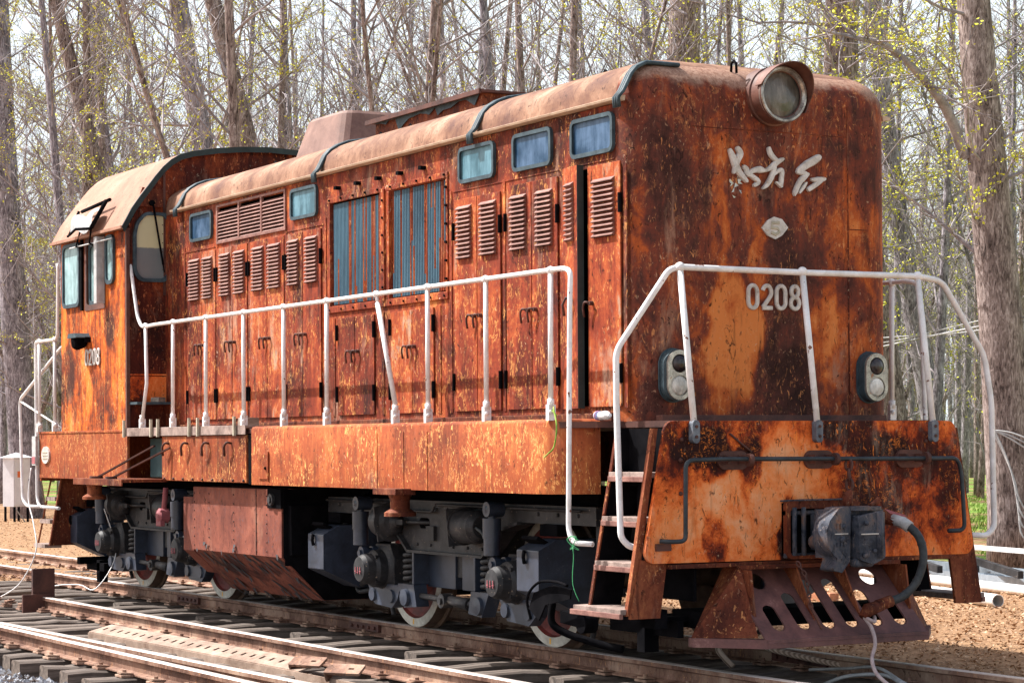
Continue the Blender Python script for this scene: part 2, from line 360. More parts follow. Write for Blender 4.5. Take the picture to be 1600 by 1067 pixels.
m_gut = gritty('gutter_paint', (.42, .28, .19), (.64, .50, .37), (.70, .60, .48), s1=5, rough=.6)
m_exh = gritty('exhaust_paint', (.12, .06, .05), (.25, .145, .115), (.34, .23, .19), s1=2.5, rough=.7)
m_edge = gritty('edge_green', (.006, .012, .012), (.02, .035, .035), s1=5, rough=.6)
m_flake = gritty('torn_sheet_edge', (.012, .012, .016), (.05, .04, .042), (.26, .09, .055), s1=9, rough=.7)
def glass(name, col, rough=.14, spec=.22):
    n = N(name); P = n.tc.outputs["Object"]
    a = n.noise(P, 3, 6, .6, .6)
    a = n.math('MULTIPLY_ADD', n.noise(n.map(P, (6, 6, 1.2)), 2.5, 6, .7), .45, n.math('MULTIPLY', a, .62))
    c = n.ramp(a, [(.34, tuple(x*.25 for x in col)), (.50, col), (.66, tuple(min(1, x*1.9+.05) for x in col))])
    n.bump(n.noise(P, 2, 2), .05, .02)
    return n.out(c, n.math('MULTIPLY_ADD', a, .35, rough), 0, spec)
g_blue = glass("window_glass_blue", (.014, .045, .095))
g_teal = glass("window_glass_teal", (.045, .115, .15))
g_cab = glass("cab_glass", (.17, .27, .28))
g_lamp = glass("lamp_glass", (.075, .068, .058), .06, .5)
g_red = glass("red_lens", (.012, .008, .010), .1, .5)
g_clear = glass("clear_lens", (.50, .50, .46), .1)
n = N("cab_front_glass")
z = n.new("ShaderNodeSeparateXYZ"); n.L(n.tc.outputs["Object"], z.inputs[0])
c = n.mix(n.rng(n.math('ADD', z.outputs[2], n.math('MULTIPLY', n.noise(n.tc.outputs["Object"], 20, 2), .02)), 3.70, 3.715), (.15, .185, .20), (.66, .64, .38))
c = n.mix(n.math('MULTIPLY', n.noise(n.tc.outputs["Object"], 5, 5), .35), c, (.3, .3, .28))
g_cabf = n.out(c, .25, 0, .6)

def ground_mat():
    n = N("ground_soil"); P = n.tc.outputs["Object"]
    a = n.noise(P, .35, 6, .6); f = n.noise(P, 9, 8, .75); ff = n.noise(P, 40, 4, .7)
    v = n.math('ADD', n.math('MULTIPLY', f, .6), n.math('MULTIPLY', ff, .4))
    col = n.ramp(v, [(.33, (.07, .038, .02)), (.46, (.22, .125, .07)), (.56, (.35, .215, .12)), (.68, (.54, .38, .25))])
    sp = n.new("ShaderNodeSeparateXYZ"); n.L(P, sp.inputs[0])
    far = n.rng(sp.outputs[1], 11.0, 14.0, 0, 1)
    g = n.math('MULTIPLY', n.rng(a, .38, .55), far)
    gc = n.ramp(v, [(.3, (.05, .09, .02)), (.5, (.16, .27, .05)), (.7, (.34, .40, .12))])
    col = n.mix(g, col, gc)
    n.bump(n.math('ADD', v, n.noise(P, 3, 5)), .8, .06)
    return n.out(col, .92, 0, .1)
m_ground = ground_mat()
m_leaf = None
def leaf_mat(name, cols):
    n = N(name); P = n.tc.outputs["Object"]
    col = n.ramp(n.noise(P, 11, 3, .6), [(.3, cols[0]), (.5, cols[1]), (.7, cols[2])])
    return n.out(col, .8, 0, .15)
m_leaf = leaf_mat("dead_leaf", [(.11, .055, .027), (.34, .19, .10), (.68, .49, .34)])
m_grass = leaf_mat("grass_blade", [(.10, .20, .03), (.24, .38, .06), (.45, .50, .16)])
m_bud = leaf_mat("young_leaf", [(.42, .46, .04), (.68, .68, .07), (.80, .70, .10)])
m_rail_steel = rust("rail_steel", [(.2, (.10, .05, .036)), (.5, (.25, .145, .105)), (.85, (.44, .31, .23))], streak=.1, ps=2, wig=.1, flka=.2, off=60, bump=.3, flk=(.5, .42, .36), wigcol=(.5, .25, .12))  # rusty brown steel of all rails and their clips
m_chan = gritty('channel_steel', (.16, .10, .07), (.36, .26, .20), (.52, .43, .36), s1=4, rough=.6)
m_railtop = gritty("rail_head_steel", (.46, .38, .34), (.72, .66, .62), s1=4, rough=.42, metal=.35, stretch=(.3, 6, 6))
m_sleeper = gritty("sleeper_wood", (.03, .022, .018), (.19, .15, .125), (.52, .45, .39), s1=2.2, rough=.88, stretch=(8, .7, 8), bump=.9)
m_gravel = gritty("gravel_stone", (.16, .17, .19), (.34, .36, .40), (.55, .57, .60), s1=2.2, rough=.85)
m_bark = None
def bark_mat(name, a, b, c):
    n = N(name); P = n.tc.outputs["Object"]
    fur = n.noise(n.map(P, (11, 11, 2.6)), 2.0, 7, .72, 1.4)
    mark = n.noise(P, 2.4, 5, .65)
    v = n.math('ADD', n.math('MULTIPLY', fur, .75), n.math('MULTIPLY', mark, .25))
    col = n.ramp(v, [(.38, a), (.50, b), (.62, c)])
    n.bump(v, 1.0, .09)
    return n.out(col, .88, 0, .15)
m_bark = bark_mat("poplar_bark", (.035, .024, .022), (.21, .158, .142), (.47, .39, .365))
m_bark2 = bark_mat("poplar_bark_grey", (.04, .033, .040), (.22, .192, .21), (.50, .46, .50))
m_twig = gritty("twig_bark", (.12, .10, .105), (.42, .37, .38), s1=3, rough=.85, bump=0)

# =================================================================== LOCOMOTIVE
LOCO = empty("locomotive", (-6.5, 0, 0), "rusty orange and brown diesel locomotive with white handrails, numbered 0208, standing on the track", "locomotive")
def part(name, m, mats, parent=None, bevel=0, label=None):
    o = obj(name, m, mats, parent or LOCO, bevel)
    if label: o['label'] = label
    return o
H = 1.165; XR = -9.9; XC = -.79; XF = -.51; ZD = 1.762; ZG = 4.04
FW = 1.6

def split(name, m, mats, parent=None, bevel=0, label=None):
    """one mesh per separate piece"""
    key = {}; par = list(range(len(m.v)))
    def find(i):
        while par[i] != i: par[i] = par[par[i]]; i = par[i]
        return i
    for i, p in enumerate(m.v):
        q = (round(p[0], 4), round(p[1], 4), round(p[2], 4))
        if q in key: par[find(i)] = find(key[q])
        else: key[q] = i
    for f in m.f:
        a = find(f[0])
        for b in f[1:]: par[find(b)] = a
    groups = {}
    for fi, f in enumerate(m.f): groups.setdefault(find(f[0]), []).append(fi)
    out = []
    for g in groups.values():
        mm = M(); rm = {}
        for fi in g:
            nf = []
            for i in m.f[fi]:
                if i not in rm: rm[i] = len(mm.v); mm.v.append(m.v[i])
                nf.append(rm[i])
            mm.f.append(tuple(nf)); mm.s.append(m.s[fi]); mm.m.append(m.m[fi])
        out.append(part(name, mm, mats, parent, bevel, label))
    return out
# ---- underframe / sill
m = M()
def sillpath(zt):  # plan outline of the frame with rounded front corner
    return [(-12.87, -FW), (-1.22, -FW)]
m = M()
# deck plate
deck = [(-12.87, -FW+.01), (-1.25, -FW+.01), (-.98, -FW+.09), (-.78, -1.34), (-.72, -1.15), (0-.02, -1.05), (-.02, 1.05), (-.72, 1.15), (-.78, 1.34), (-.98, FW-.09), (-1.25, FW-.01), (-12.87, FW-.01)]
m.plate(deck, [], lambda a, b, w: (a, b, 1.71+w), .045)
part("deck", m, m_darkrust)
def sidepanel(pts, z0, z1, lip=.025, th=.02):
    """vertical sheet along plan polyline with a rounded top lip"""
    mm = M(); prof = [(0, z0), (0, z1-.03), (.012, z1-.008), (.045, z1)]
    P = [Vector((p[0], p[1], 0)) for p in pts]; rings = []
    for i, p in enumerate(P):
        a = P[max(i-1, 0)]; b = P[min(i+1, len(P)-1)]; t = (b-a).normalized(); nn = Vector((-t.y, t.x, 0))
        rings.append([p+nn*q[0]+Vector((0, 0, q[1])) for q in prof])
    k = len(prof)
    vs = [v for rg in rings for v in rg]
    mm.add(vs, [(i*k+j, (i+1)*k+j, (i+1)*k+j+1, i*k+j+1) for i in range(len(P)-1) for j in range(k-1)], True)
    return mm
arc = [(-1.22+.0*i, -FW) for i in range(1)]
corner = [(-1.25+.40*sin(a), -1.2-.40*cos(a)) for a in [radians(x) for x in range(0, 81, 10)]]
m = sidepanel([(-6.52, -FW), (-3.86, -FW)]+[(-3.8+i*.5, -FW) for i in range(5)]+corner, 1.235, 1.775)
part("side_sill", m, m_sill, label="long rust brown sill below the handrail with worm-like paint flakes")
m = M()
for x in (-3.85, -3.36, -2.94): m.box(x-.004, x+.004, -FW-.004, -FW+.01, 1.24, 1.70)
m.box(-6.33, -6.12, -FW-.012, -FW+.01, 1.29, 1.52); m.box(-6.115, -6.105, -FW-.014, -FW+.01, 1.27, 1.54)
split("sill_seam", m, m_sill, bevel=.002)
m = M(); m.ball((-6.16, -FW-.016, 1.39), .014)
part("keyhole", m, m_black)
# rear sill
m = M(); m.box(-12.87, -9.87, -FW-.01, -FW+.02, 1.235, 1.765); m.box(-12.87, -9.87, -FW-.018, -FW+.04, 1.745, 1.77)
part("rear_sill", m, m_sill, bevel=.004)
m = M(); m.box(-12.89, -12.84, -FW, FW, 1.2, 1.77); m.box(-12.87, -9.87, FW-.02, FW, 1.235, 1.765); m.box(-9.87, -1.2, FW-.02, FW, 1.235, 1.765)
part("far_sill", m, m_sill)
# battery boxes with lid
m = M(); m.box(-8.83, -7.73, -FW-.012, -FW+.02, 1.25, 1.695); m.box(-7.722, -6.62, -FW-.012, -FW+.02, 1.25, 1.695)
o = part("battery_box_cover", m, m_sill, bevel=.005, label="two rusty box covers with hooked latches at the foot of the handrail")
m = M()
for x in (-8.62, -8.1, -7.55, -6.98):
    m.tube(rnd([(x, -FW-.015, 1.62), (x, -FW-.06, 1.63), (x-.05, -FW-.07, 1.59), (x-.08, -FW-.05, 1.50)], .03), .012, 6)
split("latch", m, m_darkrust, o)
m = M()
for i in range(9): m.ball((-8.75+i*.26, -FW-.018, 1.27), .014, 6, 5)
split("bolt", m, m_darkrust, o)
m = M(); m.box(-9.87, -6.60, -FW-.02, -FW+.30, 1.762, 1.785)
m.box(-9.87, -6.60, -FW-.03, -FW-.02, 1.70, 1.787)
part("box_lid", m, m_tread_wood, bevel=.003)
m = M()
for x in (-9.86, -9.05, -8.85, -7.98, -7.75, -6.82): m.box(x-.012, x+.012, -FW-.06, -FW-.035, 1.69, 1.87)
split("lid_hinge", m, m_letterback)
# black gap behind + inside bay
m = M(); m.box(-9.86, -1.3, -FW+.55, -FW+.6, 1.24, 1.70); m.box(-6.60, -6.53, -FW+.002, -FW+.06, 1.24, 1.70)
part("inner_frame", m, m_black)
m = M(); m.box(-9.86, -9.35, -1.36, -1.33, 1.27, 1.68); m.box(-9.34, -8.84, -1.37, -1.34, 1.27, 1.68)
part("battery_case", m, m_green, bevel=.01)
# lowered flap
m = M(); m.plate(rrect(-9.45, -1.83, 1.50, .50, .05), [rrect(-9.0, -1.86, .3, .10, .04)], lambda a, b, w: (a, b, 1.235+w), .03)
m.box(-10.2, -8.7, -2.09, -2.075, 1.20, 1.265)
fl = part("lowered_flap", m, m_brown, label="battery box flap folded down flat on two struts", bevel=.003)
m = M(); m.bar((-9.72, -2.0, 1.27), (-9.0, -1.63, 1.60), .03, .015); m.bar((-9.2, -2.02, 1.27), (-8.55, -1.63, 1.58), .03, .015)
m.cyl((-9.72, -2.0, 1.265), (-9.72, -2.0, 1.29), .07, n=14); m.cyl((-9.2, -2.02, 1.265), (-9.2, -2.02, 1.29), .06, n=14)
split("flap_strut", m, m_darkrust, fl)
# round plate on rear sill
m = M(); m.prism([(-12.60+.14*cos(a), 1.50+.10*sin(a)) for a in [2*pi*k/16 for k in range(16)]], 'y', -FW-.03, -FW-.01)
p_ = part("maker_plate", m, m_letter, bevel=.004)
m = M()
for k in range(3): m.box(-12.69, -12.51, -FW-.036, -FW-.03, 1.455+k*.035, 1.468+k*.035)
split("plate_relief", m, m_letterback, p_)
# jack pads
for x, nm in ((-3.43, 0), (-10.95, 1)):
    m = M(); m.box(x-.22, x+.20, -1.74, -1.56, 1.195, 1.245)
    m.lathe((x+.0, -1.60, 1.20), (0, 0, -1), [(0, .10), (.05, .08), (.12, .08), (.15, .13), (.18, .13), (.18, 0)], 16)
    part("jack_pad", m, m_brown, bevel=.004)

# ---- fuel tank
m = M()
sec = [(-1.50, 1.195), (-1.50, .575), (-1.09, .17), (1.09, .17), (1.50, .575), (1.50, 1.195)]
m.prism(sec, 'x', -8.25, -6.06)
m.prism([(-1.50, 1.09), (-1.50, .56), (-1.25, .33), (-.9, .33), (-.9, 1.09)], 'x', -8.52, -8.25)
ft = part("fuel_tank", m, m_tank, bevel=.006, label="red brown angular fuel tank with torn flaking sheet")
m = M(); m.prism([(y*.99, z if z>.3 else z+.005) for y, z in sec], "x", -6.058, -6.045); m.box(-6.36, -6.05, -1.512, -1.44, 1.02, 1.2); m.box(-6.06, -5.98, -1.44, 1.4, .60, 1.05); m.box(-6.062, -6.05, -1.47, 1.47, .5, 1.17)
part("tank_end", m, m_black, ft)
m = M(); m.cyl((-6.24, -1.54, 1.10), (-6.24, -1.50, 1.10), .055); m.cyl((-6.24, -1.555, 1.10), (-6.24, -1.53, 1.10), .03)
part("filler_cap", m, m_bogie, ft)
random.seed(5)
m = M()   # torn curling sheet flakes along the fold
for k in range(70):
    x = random.uniform(-8.2, -6.1); t = random.random()**1.6
    y = -1.50+.41*t; zz = .575-.405*t; w = random.uniform(.02, .08); l = random.uniform(.04, .16)
    if random.random() < .12: y = -1.505; zz = random.uniform(.58, .66); l = random.uniform(.02, .05)
    b = Vector((x, y-.004, zz)); dn = (Vector((0, .72, -.70)) if zz < .575 else Vector((0, 0, -1)))*l+Vector((random.uniform(.5, 1.3)*l, 0, 0))
    ou = Vector((0, -.7, -.7))*random.uniform(.004, .02)
    m.add([b, b+Vector((w, 0, 0)), b+Vector((w*.9, 0, 0))+dn*.6+ou, b+Vector((w*.35, 0, 0))+dn+ou*1.6, b+Vector((w*.1, 0, 0))+dn*.5+ou*.8], [(0, 1, 2, 3, 4)])
split("torn_flake", m, m_flake, ft)
m = M()
for x in (-8.22, -7.83, -7.2, -6.64, -6.40):
    for k in range(7): m.ball((x, -1.502, .62+k*.085), .008, 6, 4)
m.box(-6.655, -6.645, -1.506, -1.5, .58, 1.19)
split("rivet", m, m_darkrust, ft)

# ---- hood side walls
def wallfn(sgn):
    return lambda a, b, w: (a, sgn*(H-w), b)
holes = [rrect(-5.17, 3.315, 1.02, .93, .01, 1), rrect(-3.95, 3.31, 1.04, .92, .01, 1), rrect(-1.335, 2.74, .31, 1.74, .01, 1), rrect(-7.555, 3.815, 1.70, .345, .01, 1)]
m = M(); m.plate([(XR, ZD), (XC, ZD), (XC, ZG), (XR, ZG)], holes, wallfn(-1), .03)
hood = part("hood_wall", m, m_hood)
m = M(); m.plate([(XR, ZD), (XC, ZD), (XC, ZG), (XR, ZG)], [], wallfn(1), .03)
part("hood_wall", m, m_hood)
# front shell
def U(s, n=8):
    """plan ring inset s"""
    rr = max(.28-s, .02); e = max(0, s-.26); cx = XC-e*.55; cy = 1.165-s-rr
    fx = cx+rr
    P = [(XR, -(1.165-s)), (-6, -(1.165-s)), (-3, -(1.165-s))]
    for i in range(n+1): a = -pi/2+pi/2*i/n; P.append((cx+rr*cos(a), -cy+rr*sin(a)))
    P += [(fx, -cy*.5), (fx, 0), (fx, cy*.5)]
    for i in range(n+1): a = pi/2*i/n; P.append((cx+rr*cos(a), cy+rr*sin(a)))
    return P+[(-3, 1.165-s), (-6, 1.165-s), (XR, 1.165-s)]
m = M(); ring = [p for p in U(0)][3:-3]; k = len(ring); zs = [ZD-.01, 2.5, 3.3, 4.04, 4.10]
m.add([(p[0], p[1], zz) for zz in zs for p in ring], [(j*k+i, j*k+i+1, (j+1)*k+i+1, (j+1)*k+i) for j in range(len(zs)-1) for i in range(k-1)], True)
front = part("hood_front", m, m_front, label="dark rust streaked nose of the hood with rounded corners")
# weld seams on the nose
m = M()
m.box(XF, XF+.003, .690, .702, 1.80, 4.1); m.box(XF, XF+.003, -.70, .69, 3.868, 3.874); m.box(XF, XF+.003, .70, .88, 3.18, 3.186)
split("weld_seam", m, m_cabf, front)
m = M(); m.box(XF-.1, XF+.06, -1.0, 1.0, ZD-.01, ZD+.035)
part("base_angle", m, m_darkrust, front, bevel=.004)
# roof
ins = [(0, 4.10), (.012, 4.17), (.04, 4.225), (.09, 4.28), (.17, 4.33), (.27, 4.368), (.45, 4.40), (.75, 4.43), (1.14, 4.44)]
m = M(); rings = [U(s) for s, _ in ins]; k = len(rings[0])
# sides start lower (gutter), the nose keeps its height
vs = []
for (s, zz), rg in zip(ins, rings):
    for i, p in enumerate(rg):
        side = (i < 6 or i >= k-6)
        q = zz
        if s <= .04 and side: q = 4.045+(zz-4.10)*1.5
        vs.append((p[0], p[1], q))
nr = len(rings)
for j in range(nr-1):
    for i in range(k-1):
        m.add([], [], True); m.f.append((j*k+i, j*k+i+1, (j+1)*k+i+1, (j+1)*k+i)); m.s.append(True); m.m.append(1 if (3 <= i < k-4 and j < 4) else 0)
m.v = [tuple(p) for p in vs]
m.add([vs[(nr-1)*k+i] for i in range(k)], [(i, i+1, k-2-i, k-1-i) for i in range(k//2-1)], True)
roof = part("hood_roof", m, [m_roof, m_front], label="sun faded tan hood roof with rounded shoulders")
m = M()
for sg in (-1, 1):
    prof = [(sg*1.16, 4.045), (sg*1.225, 4.052), (sg*1.232, 4.070), (sg*1.19, 4.082), (sg*1.155, 4.085)]
    m.plate(prof, [], lambda a, b, w: (-9.6+w, a, b), 8.93)
part("gutter", m, m_gut, roof, bevel=.002)
# black rubber strips over the joints
for x in (-.66, -2.88, -5.90, -9.42):
    m = M()
    def hs_(q):
        for (a0, b0), (a1, b1) in zip(ins, ins[1:]):
            if q <= a1: return b0+(b1-b0)*(q-a0)/(a1-a0)
        return ins[-1][1]
    sec = [(s, zz) for s, zz in [(-.068, 3.99), (-.075, 4.06), (-.03, 4.11)]]+[(s-.005, min(zz, hs_(min(XF-x, .9)))+.008) for s, zz in ins[2:]]
    pts = [(x, -(1.165-s), zz) for s, zz in sec]; pts = pts+[(p[0], -p[1], p[2]) for p in reversed(pts[:-1])]
    if x > -1: pts = pts[:len(sec)-2]
    for q in (-.028, 0, .028): m.tube([(p[0]+q+.02*math.exp(-(i)/2) if 0 else p[0]+q, p[1], p[2]) for i, p in enumerate(pts)], .016, 6)
    part("rubber_strip", m, m_rubber, roof)
m = M()
for x, y in ((-.62, -.25), (-.60, .35), (-1.6, -.75), (-3.6, -.72), (-4.9, -.75), (-5.5, -.75), (-6.6, -.7), (-7.9, -.75)):
    q_ = (.035 if x > -.7 else 0); m.tube([(x-.035, y, 4.33-q_), (x-.03, y, 4.405-q_), (x, y, 4.425-q_), (x+.03, y, 4.405-q_), (x+.035, y, 4.33-q_)], .010, 6)
split("lifting_eye", m, m_black, roof)
# exhaust housing
m = M(); a = [(-8.42, -.62), (-6.75, -.62), (-6.75, .62), (-8.42, .62)]; b = [(-8.12, -.42), (-7.25, -.42), (-7.25, .42), (-8.12, .42)]
def loft(mm, rA, zA, rB, zB, cap=True, smooth=False):
    k = len(rA); mm.add([(p[0], p[1], zA) for p in rA]+[(p[0], p[1], zB) for p in rB], [(i, (i+1) % k, k+(i+1) % k, k+i) for i in range(k)]+([tuple(range(k, 2*k))] if cap else []), smooth)
ra = rrect(-7.50, 0, 1.30, 1.1, .16, 4); rb = rrect(-7.50, 0, .96, .80, .14, 4)
loft(m, ra, 4.30, rb, 4.83, cap=False); rc = rrect(-7.50, 0, .90, .74, .12, 4); loft(m, rb, 4.83, rc, 4.86, True)
part("exhaust_housing", m, m_exh, roof)
# roof fan housing box
m = M(); m.box(-6.12, -4.02, -.50, .50, 4.3, 4.60)
rbx = part("fan_housing", m, m_brown, roof, label="low box on the roof with torn blue sheet under its black lid")
m = M(); m.plate([(-6.2, -.56), (-3.95, -.56), (-3.95, .56), (-6.2, .56)], [], lambda a, b, w: (a, b, 4.60+.04*(1-abs(b)/.56)+w), .022)
m.box(-6.2, -3.95, -.575, -.555, 4.585, 4.625)
part("housing_lid", m, m_darkrust, rbx)
m = M(); random.seed(3); x = -6.1; P = [(-4.05, 4.595), (-6.1, 4.595)]
while x < -4.1: P.append((x, 4.588-random.random()**3*.12)); x += random.uniform(.05, .16)
m.plate(P, [], lambda a, b, w: (a, -.513-w, b), .006)
part("torn_sheet", m, m_rubber, rbx)

# ---- doors
def louver(parent, x0, x1, z0=3.09, z1=3.52, y=-H-.014, n=12):
    mm = M(); dz = (z1-z0)/n
    for i in range(n):
        a = z0+i*dz; zt = a+dz*.95
        vs = [(x0, y, zt), (x1, y, zt), (x1-.004, y-.028, a+dz*.30), (x0+.004, y-.028, a+dz*.30), (x0+.006, y-.001, a), (x1-.006, y-.001, a), (x1-.004, y-.026, a+dz*.12), (x0+.004, y-.026, a+dz*.12)]
        mm.add(vs, [(0, 3, 2, 1), (3, 7, 6, 2), (0, 4, 7, 3), (1, 2, 6, 5)], False)
    for i in range(n): mm.add([(x0+.008, y-.002, z0+i*dz+.001), (x1-.008, y-.002, z0+i*dz+.001), (x1-.008, y-.002, z0+i*dz+.012), (x0+.008, y-.002, z0+i*dz+.012)], [(0, 1, 2, 3)], False, 1)
    return part("louver", mm, [m_louv, m_black], parent)
def handle(parent, x, z, s=1, y=-H-.014):
    mm = M(); mm.cyl((x, y, z), (x, y-.035, z), .016, n=10)
    mm.tube(rnd([(x, y-.03, z), (x-.035*s, y-.05, z+.012), (x-.06*s, y-.05, z-.03), (x-.055*s, y-.04, z-.10)], .03), .009, 6)
    part("handle", mm, m_darkrust, parent)
def hinge(parent, x, zs_, y=-H-.016):
    for zz in zs_:
        mm = M(); mm.cyl((x, y-.004, zz-.07), (x, y-.004, zz+.07), .016, n=8)
        part("hinge", mm, m_black, parent)
def door(x0, x1, z0, z1, lv=None, hs=0, hx=None, hz=2.62, hg=(2.10, 3.32), mats=None):
    mm = M(); mm.box(x0+.005, x1-.005, -H-.014, -H-.001, z0, z1)
    o = part("side_door", mm, mats or m_door, bevel=.003)
    if lv: louver(o, lv[0], lv[1])
    if hx is not None: handle(o, hx, hz, 1)
    if hs: hinge(o, x0+.0 if hs < 0 else x1-.0, hg)
    return o
ZB = 1.862
PR = [(-9.22, -8.83, -8.45, (-9.155, -8.875), (-8.785, -8.525)), (-8.40, -8.00, -7.62, (-8.315, -8.06), (-7.945, -7.68)),
      (-7.56, -7.13, -6.72, (-7.475, -7.205), (-7.09, -6.805)), (-6.67, -6.29, -5.88, (-6.61, -6.375), (-6.21, -5.955)),
      (-3.27, -2.88, -2.49, (-3.205, -2.965), (-2.81, -2.555)), (-2.40, -2.00, -1.60, (-2.315, -2.075), (-1.915, -1.675))]
for i, (a, b, c, l1, l2) in enumerate(PR):
    zt = 3.575 if i != 5 else 3.60
    door(a, b, ZB, zt, l1, -1, b-.035); door(b, c, ZB, zt, l2, 1, b+.075)
door(-5.53, -5.17, ZB, 2.73, None, -1, -5.20, 2.42, (2.05, 2.6)); door(-5.17, -4.77, ZB, 2.73, None, 1, -5.08, 2.42, (2.05, 2.6))
door(-4.45, -4.04, ZB, 2.73, None, -1, -4.08, 2.42, (2.05, 2.6)); door(-4.04, -3.64, ZB, 2.73, None, 1, -3.98, 2.42, (2.05, 2.6))
dr = door(-1.17, -.71, ZB, 3.62, (-1.085, -.785), 1, -1.10)
# the half open leaf
ph = radians(9); R = Matrix.Rotation(-ph, 3, 'Z')
def odoor(a, b, w): v = R@Vector((a, -w, 0)); return (-1.50+v.x, -H-.004+v.y, b)
mm = M(); mm.plate([(0, 1.855), (.285, 1.855), (.285, 3.64), (0, 3.64)], [], odoor, .022)
od = part("side_door", mm, m_door, label="narrow door leaf standing ajar beside a black gap")
mm = M(); mm.plate([(.281, 1.855), (.288, 1.855), (.288, 3.64), (.281, 3.64)], [], lambda a, b, w: odoor(a, b, w-.03), .052); part("door_edge", mm, m_edge, od)
mm = M(); nL = 12
for i in range(nL):
    a = 3.09+i*.4375/nL; dz = .036
    vs = [odoor(q[0], q[1], q[2]) for q in ((.06, a+dz*.95, .022), (.22, a+dz*.95, .022), (.215, a+dz*.3, .05), (.065, a+dz*.3, .05), (.066, a, .023), (.214, a, .023))]
    mm.add(vs, [(0, 1, 2, 3), (3, 2, 5, 4), (0, 3, 4), (1, 5, 2)])
part("louver", mm, m_louv, od)
mm = M(); mm.tube([odoor(.19, 2.66, .03), odoor(.17, 2.67, .07), odoor(.13, 2.62, .08), odoor(.14, 2.54, .07)], .011, 6); part("handle", mm, m_darkrust, od)
m = M(); m.box(-1.56, -1.10, -.95, -.92, 1.8, 3.7); m.box(-1.52, -1.50, -1.13, -.93, 1.8, 3.7)
part("dark_interior", m, m_black)
# battens between the door pairs, foot strip, header line
m = M()
for x in (-9.32, -8.425, -7.59, -6.695, -5.80, -3.345, -2.445, -1.555, -.66, -5.62, -4.61, -3.55): m.box(x-.022, x+.022, -H-.007, -H+.002, ZB-.01, 3.66 if x < -6 or x > -3.4 or x == -5.80 else 2.74)
m.box(-9.4, -8.45, -H-.006, -H+.002, 3.60, 3.612); m.box(-6.66, -5.80, -H-.006, -H+.002, 3.60, 3.612); m.box(-3.3, -.80, -H-.006, -H+.002, 3.642, 3.654)
split("batten", m, m_hood, hood, bevel=.002)
m = M(); m.box(-9.86, -.80, -H-.045, -H-.001, ZD-.006, ZD+.055)
random.seed(2)
part("foot_strip", m, m_brown, hood, bevel=.006)
# ---- hood windows
def frame_ring(u, v, w, h, rad, wd, dep, fn, mat, parent, gmat, name="side_window", label=None, outer=None, inner=None):
    mm = M(); mm.plate(outer or rrect(u, v, w, h, rad), [inner or rrect(u, v, w-2*wd, h-2*wd, max(rad-wd, .012))], fn, dep)
    o = part(name, mm, mat, bevel=.006, label=label)
    mm = M(); mm.plate(inner or rrect(u, v, w-2*wd+.01, h-2*wd+.01, max(rad-wd, .012)), [], lambda a, b, q: fn(a, b, q*.3), dep)
    part("pane", mm, gmat, o)
    return o
fnS = lambda a, b, w: (a, -H-w, b)
for (u, g) in ((-8.83, g_blue), (-6.255, g_teal), (-2.875, g_teal), (-1.98, g_blue), (-1.095, g_blue)):
    frame_ring(u, 3.842, .60, .292, .06, .03, .028, fnS, m_rubber, None, g)
# ---- horizontal grille
m = M()
for b in range(3):
    xa = -8.40+b*.567
    for i in range(9):
        zz = 3.662+i*.0345
        m.obox((xa+.275, -H+.002, zz), (.535, .042, .006), Matrix.Rotation(radians(42), 3, 'X'))
gr = part("air_grille", m, m_louv, label="wide purple brown grille of horizontal slats under the gutter")
m = M()
for b in range(4): m.box(-8.42+b*.567, -8.385+b*.567, -H-.016, -H+.01, 3.64, 3.995)
m.box(-8.42, -6.685, -H-.016, -H+.01, 3.992, 4.015); m.box(-8.42, -6.685, -H-.016, -H+.01, 3.625, 3.645)
part("grille_frame", m, m_louv, gr, bevel=.002)
m = M(); m.box(-8.42, -6.68, -H+.06, -H+.07, 3.6, 4.03); part("grille_back", m, m_black, gr)
# ---- radiator shutters
random.seed(11)
for (x0, x1) in ((-5.67, -4.665), (-4.465, -3.43)):
    m = M(); x = x0+.01; w = (x1-x0-.02)/34
    rusted = set(random.sample(range(34), 5))
    for i in range(34):
        xa = x0+.01+i*w; zt = 3.765; zb = 2.86; mi = 1 if i in rusted else 0
        cuts = [zb, zt]
        if random.random() < .35: c0 = random.uniform(3.0, 3.6); cuts = [zb, c0, zt]
        for j in range(len(cuts)-1):
            m_i = mi if len(cuts) == 2 else (1 if random.random() < .45 else 0)
            y = -H+.026
            m.add([(xa, y+.012, cuts[j]), (xa+w*.3, y-.012, cuts[j]), (xa+w*.7, y-.012, cuts[j]), (xa+w, y+.012, cuts[j]), (xa, y+.012, cuts[j+1]), (xa+w*.3, y-.012, cuts[j+1]), (xa+w*.7, y-.012, cuts[j+1]), (xa+w, y+.012, cuts[j+1])],
                  [(0, 1, 5, 4), (1, 2, 6, 5), (2, 3, 7, 6)], False, m_i)
    sh = part("radiator_shutter", m, [m_teal, m_tealrust], label="teal ribbed radiator shutter with rust showing through, %s of the pair" % ("nearer the cab" if x0 < -5 else "nearer the nose"))
    m = M()
    for k in range(9):
        xx = random.uniform(x0+.06, x1-.06); zz = random.uniform(2.95, 3.6); l = random.uniform(.05, .18); w2 = random.uniform(.01, .025)
        m.add([(xx, -H+.03, zz), (xx+w2, -H+.028, zz+l*.4), (xx+w2*.6, -H+.034, zz+l), (xx-w2*.6, -H+.032, zz+l*.5)], [(0, 1, 2, 3)])
    split("torn_gap", m, m_black, sh)
    m = M(); m.box(x0-.03, x1+.03, -H+.075, -H+.085, 2.83, 3.8); part("shutter_back", m, m_black, sh)
m = M()
m.box(-5.74, -3.38, -H-.014, -H+.0, 3.776, 3.825); m.box(-5.74, -3.38, -H-.018, -H+.0, 2.785, 2.845)
for x0, x1 in ((-5.725, -5.685), (-4.655, -4.475), (-3.42, -3.385)): m.box(x0, x1, -H-.012, -H+.03, 2.845, 3.776)
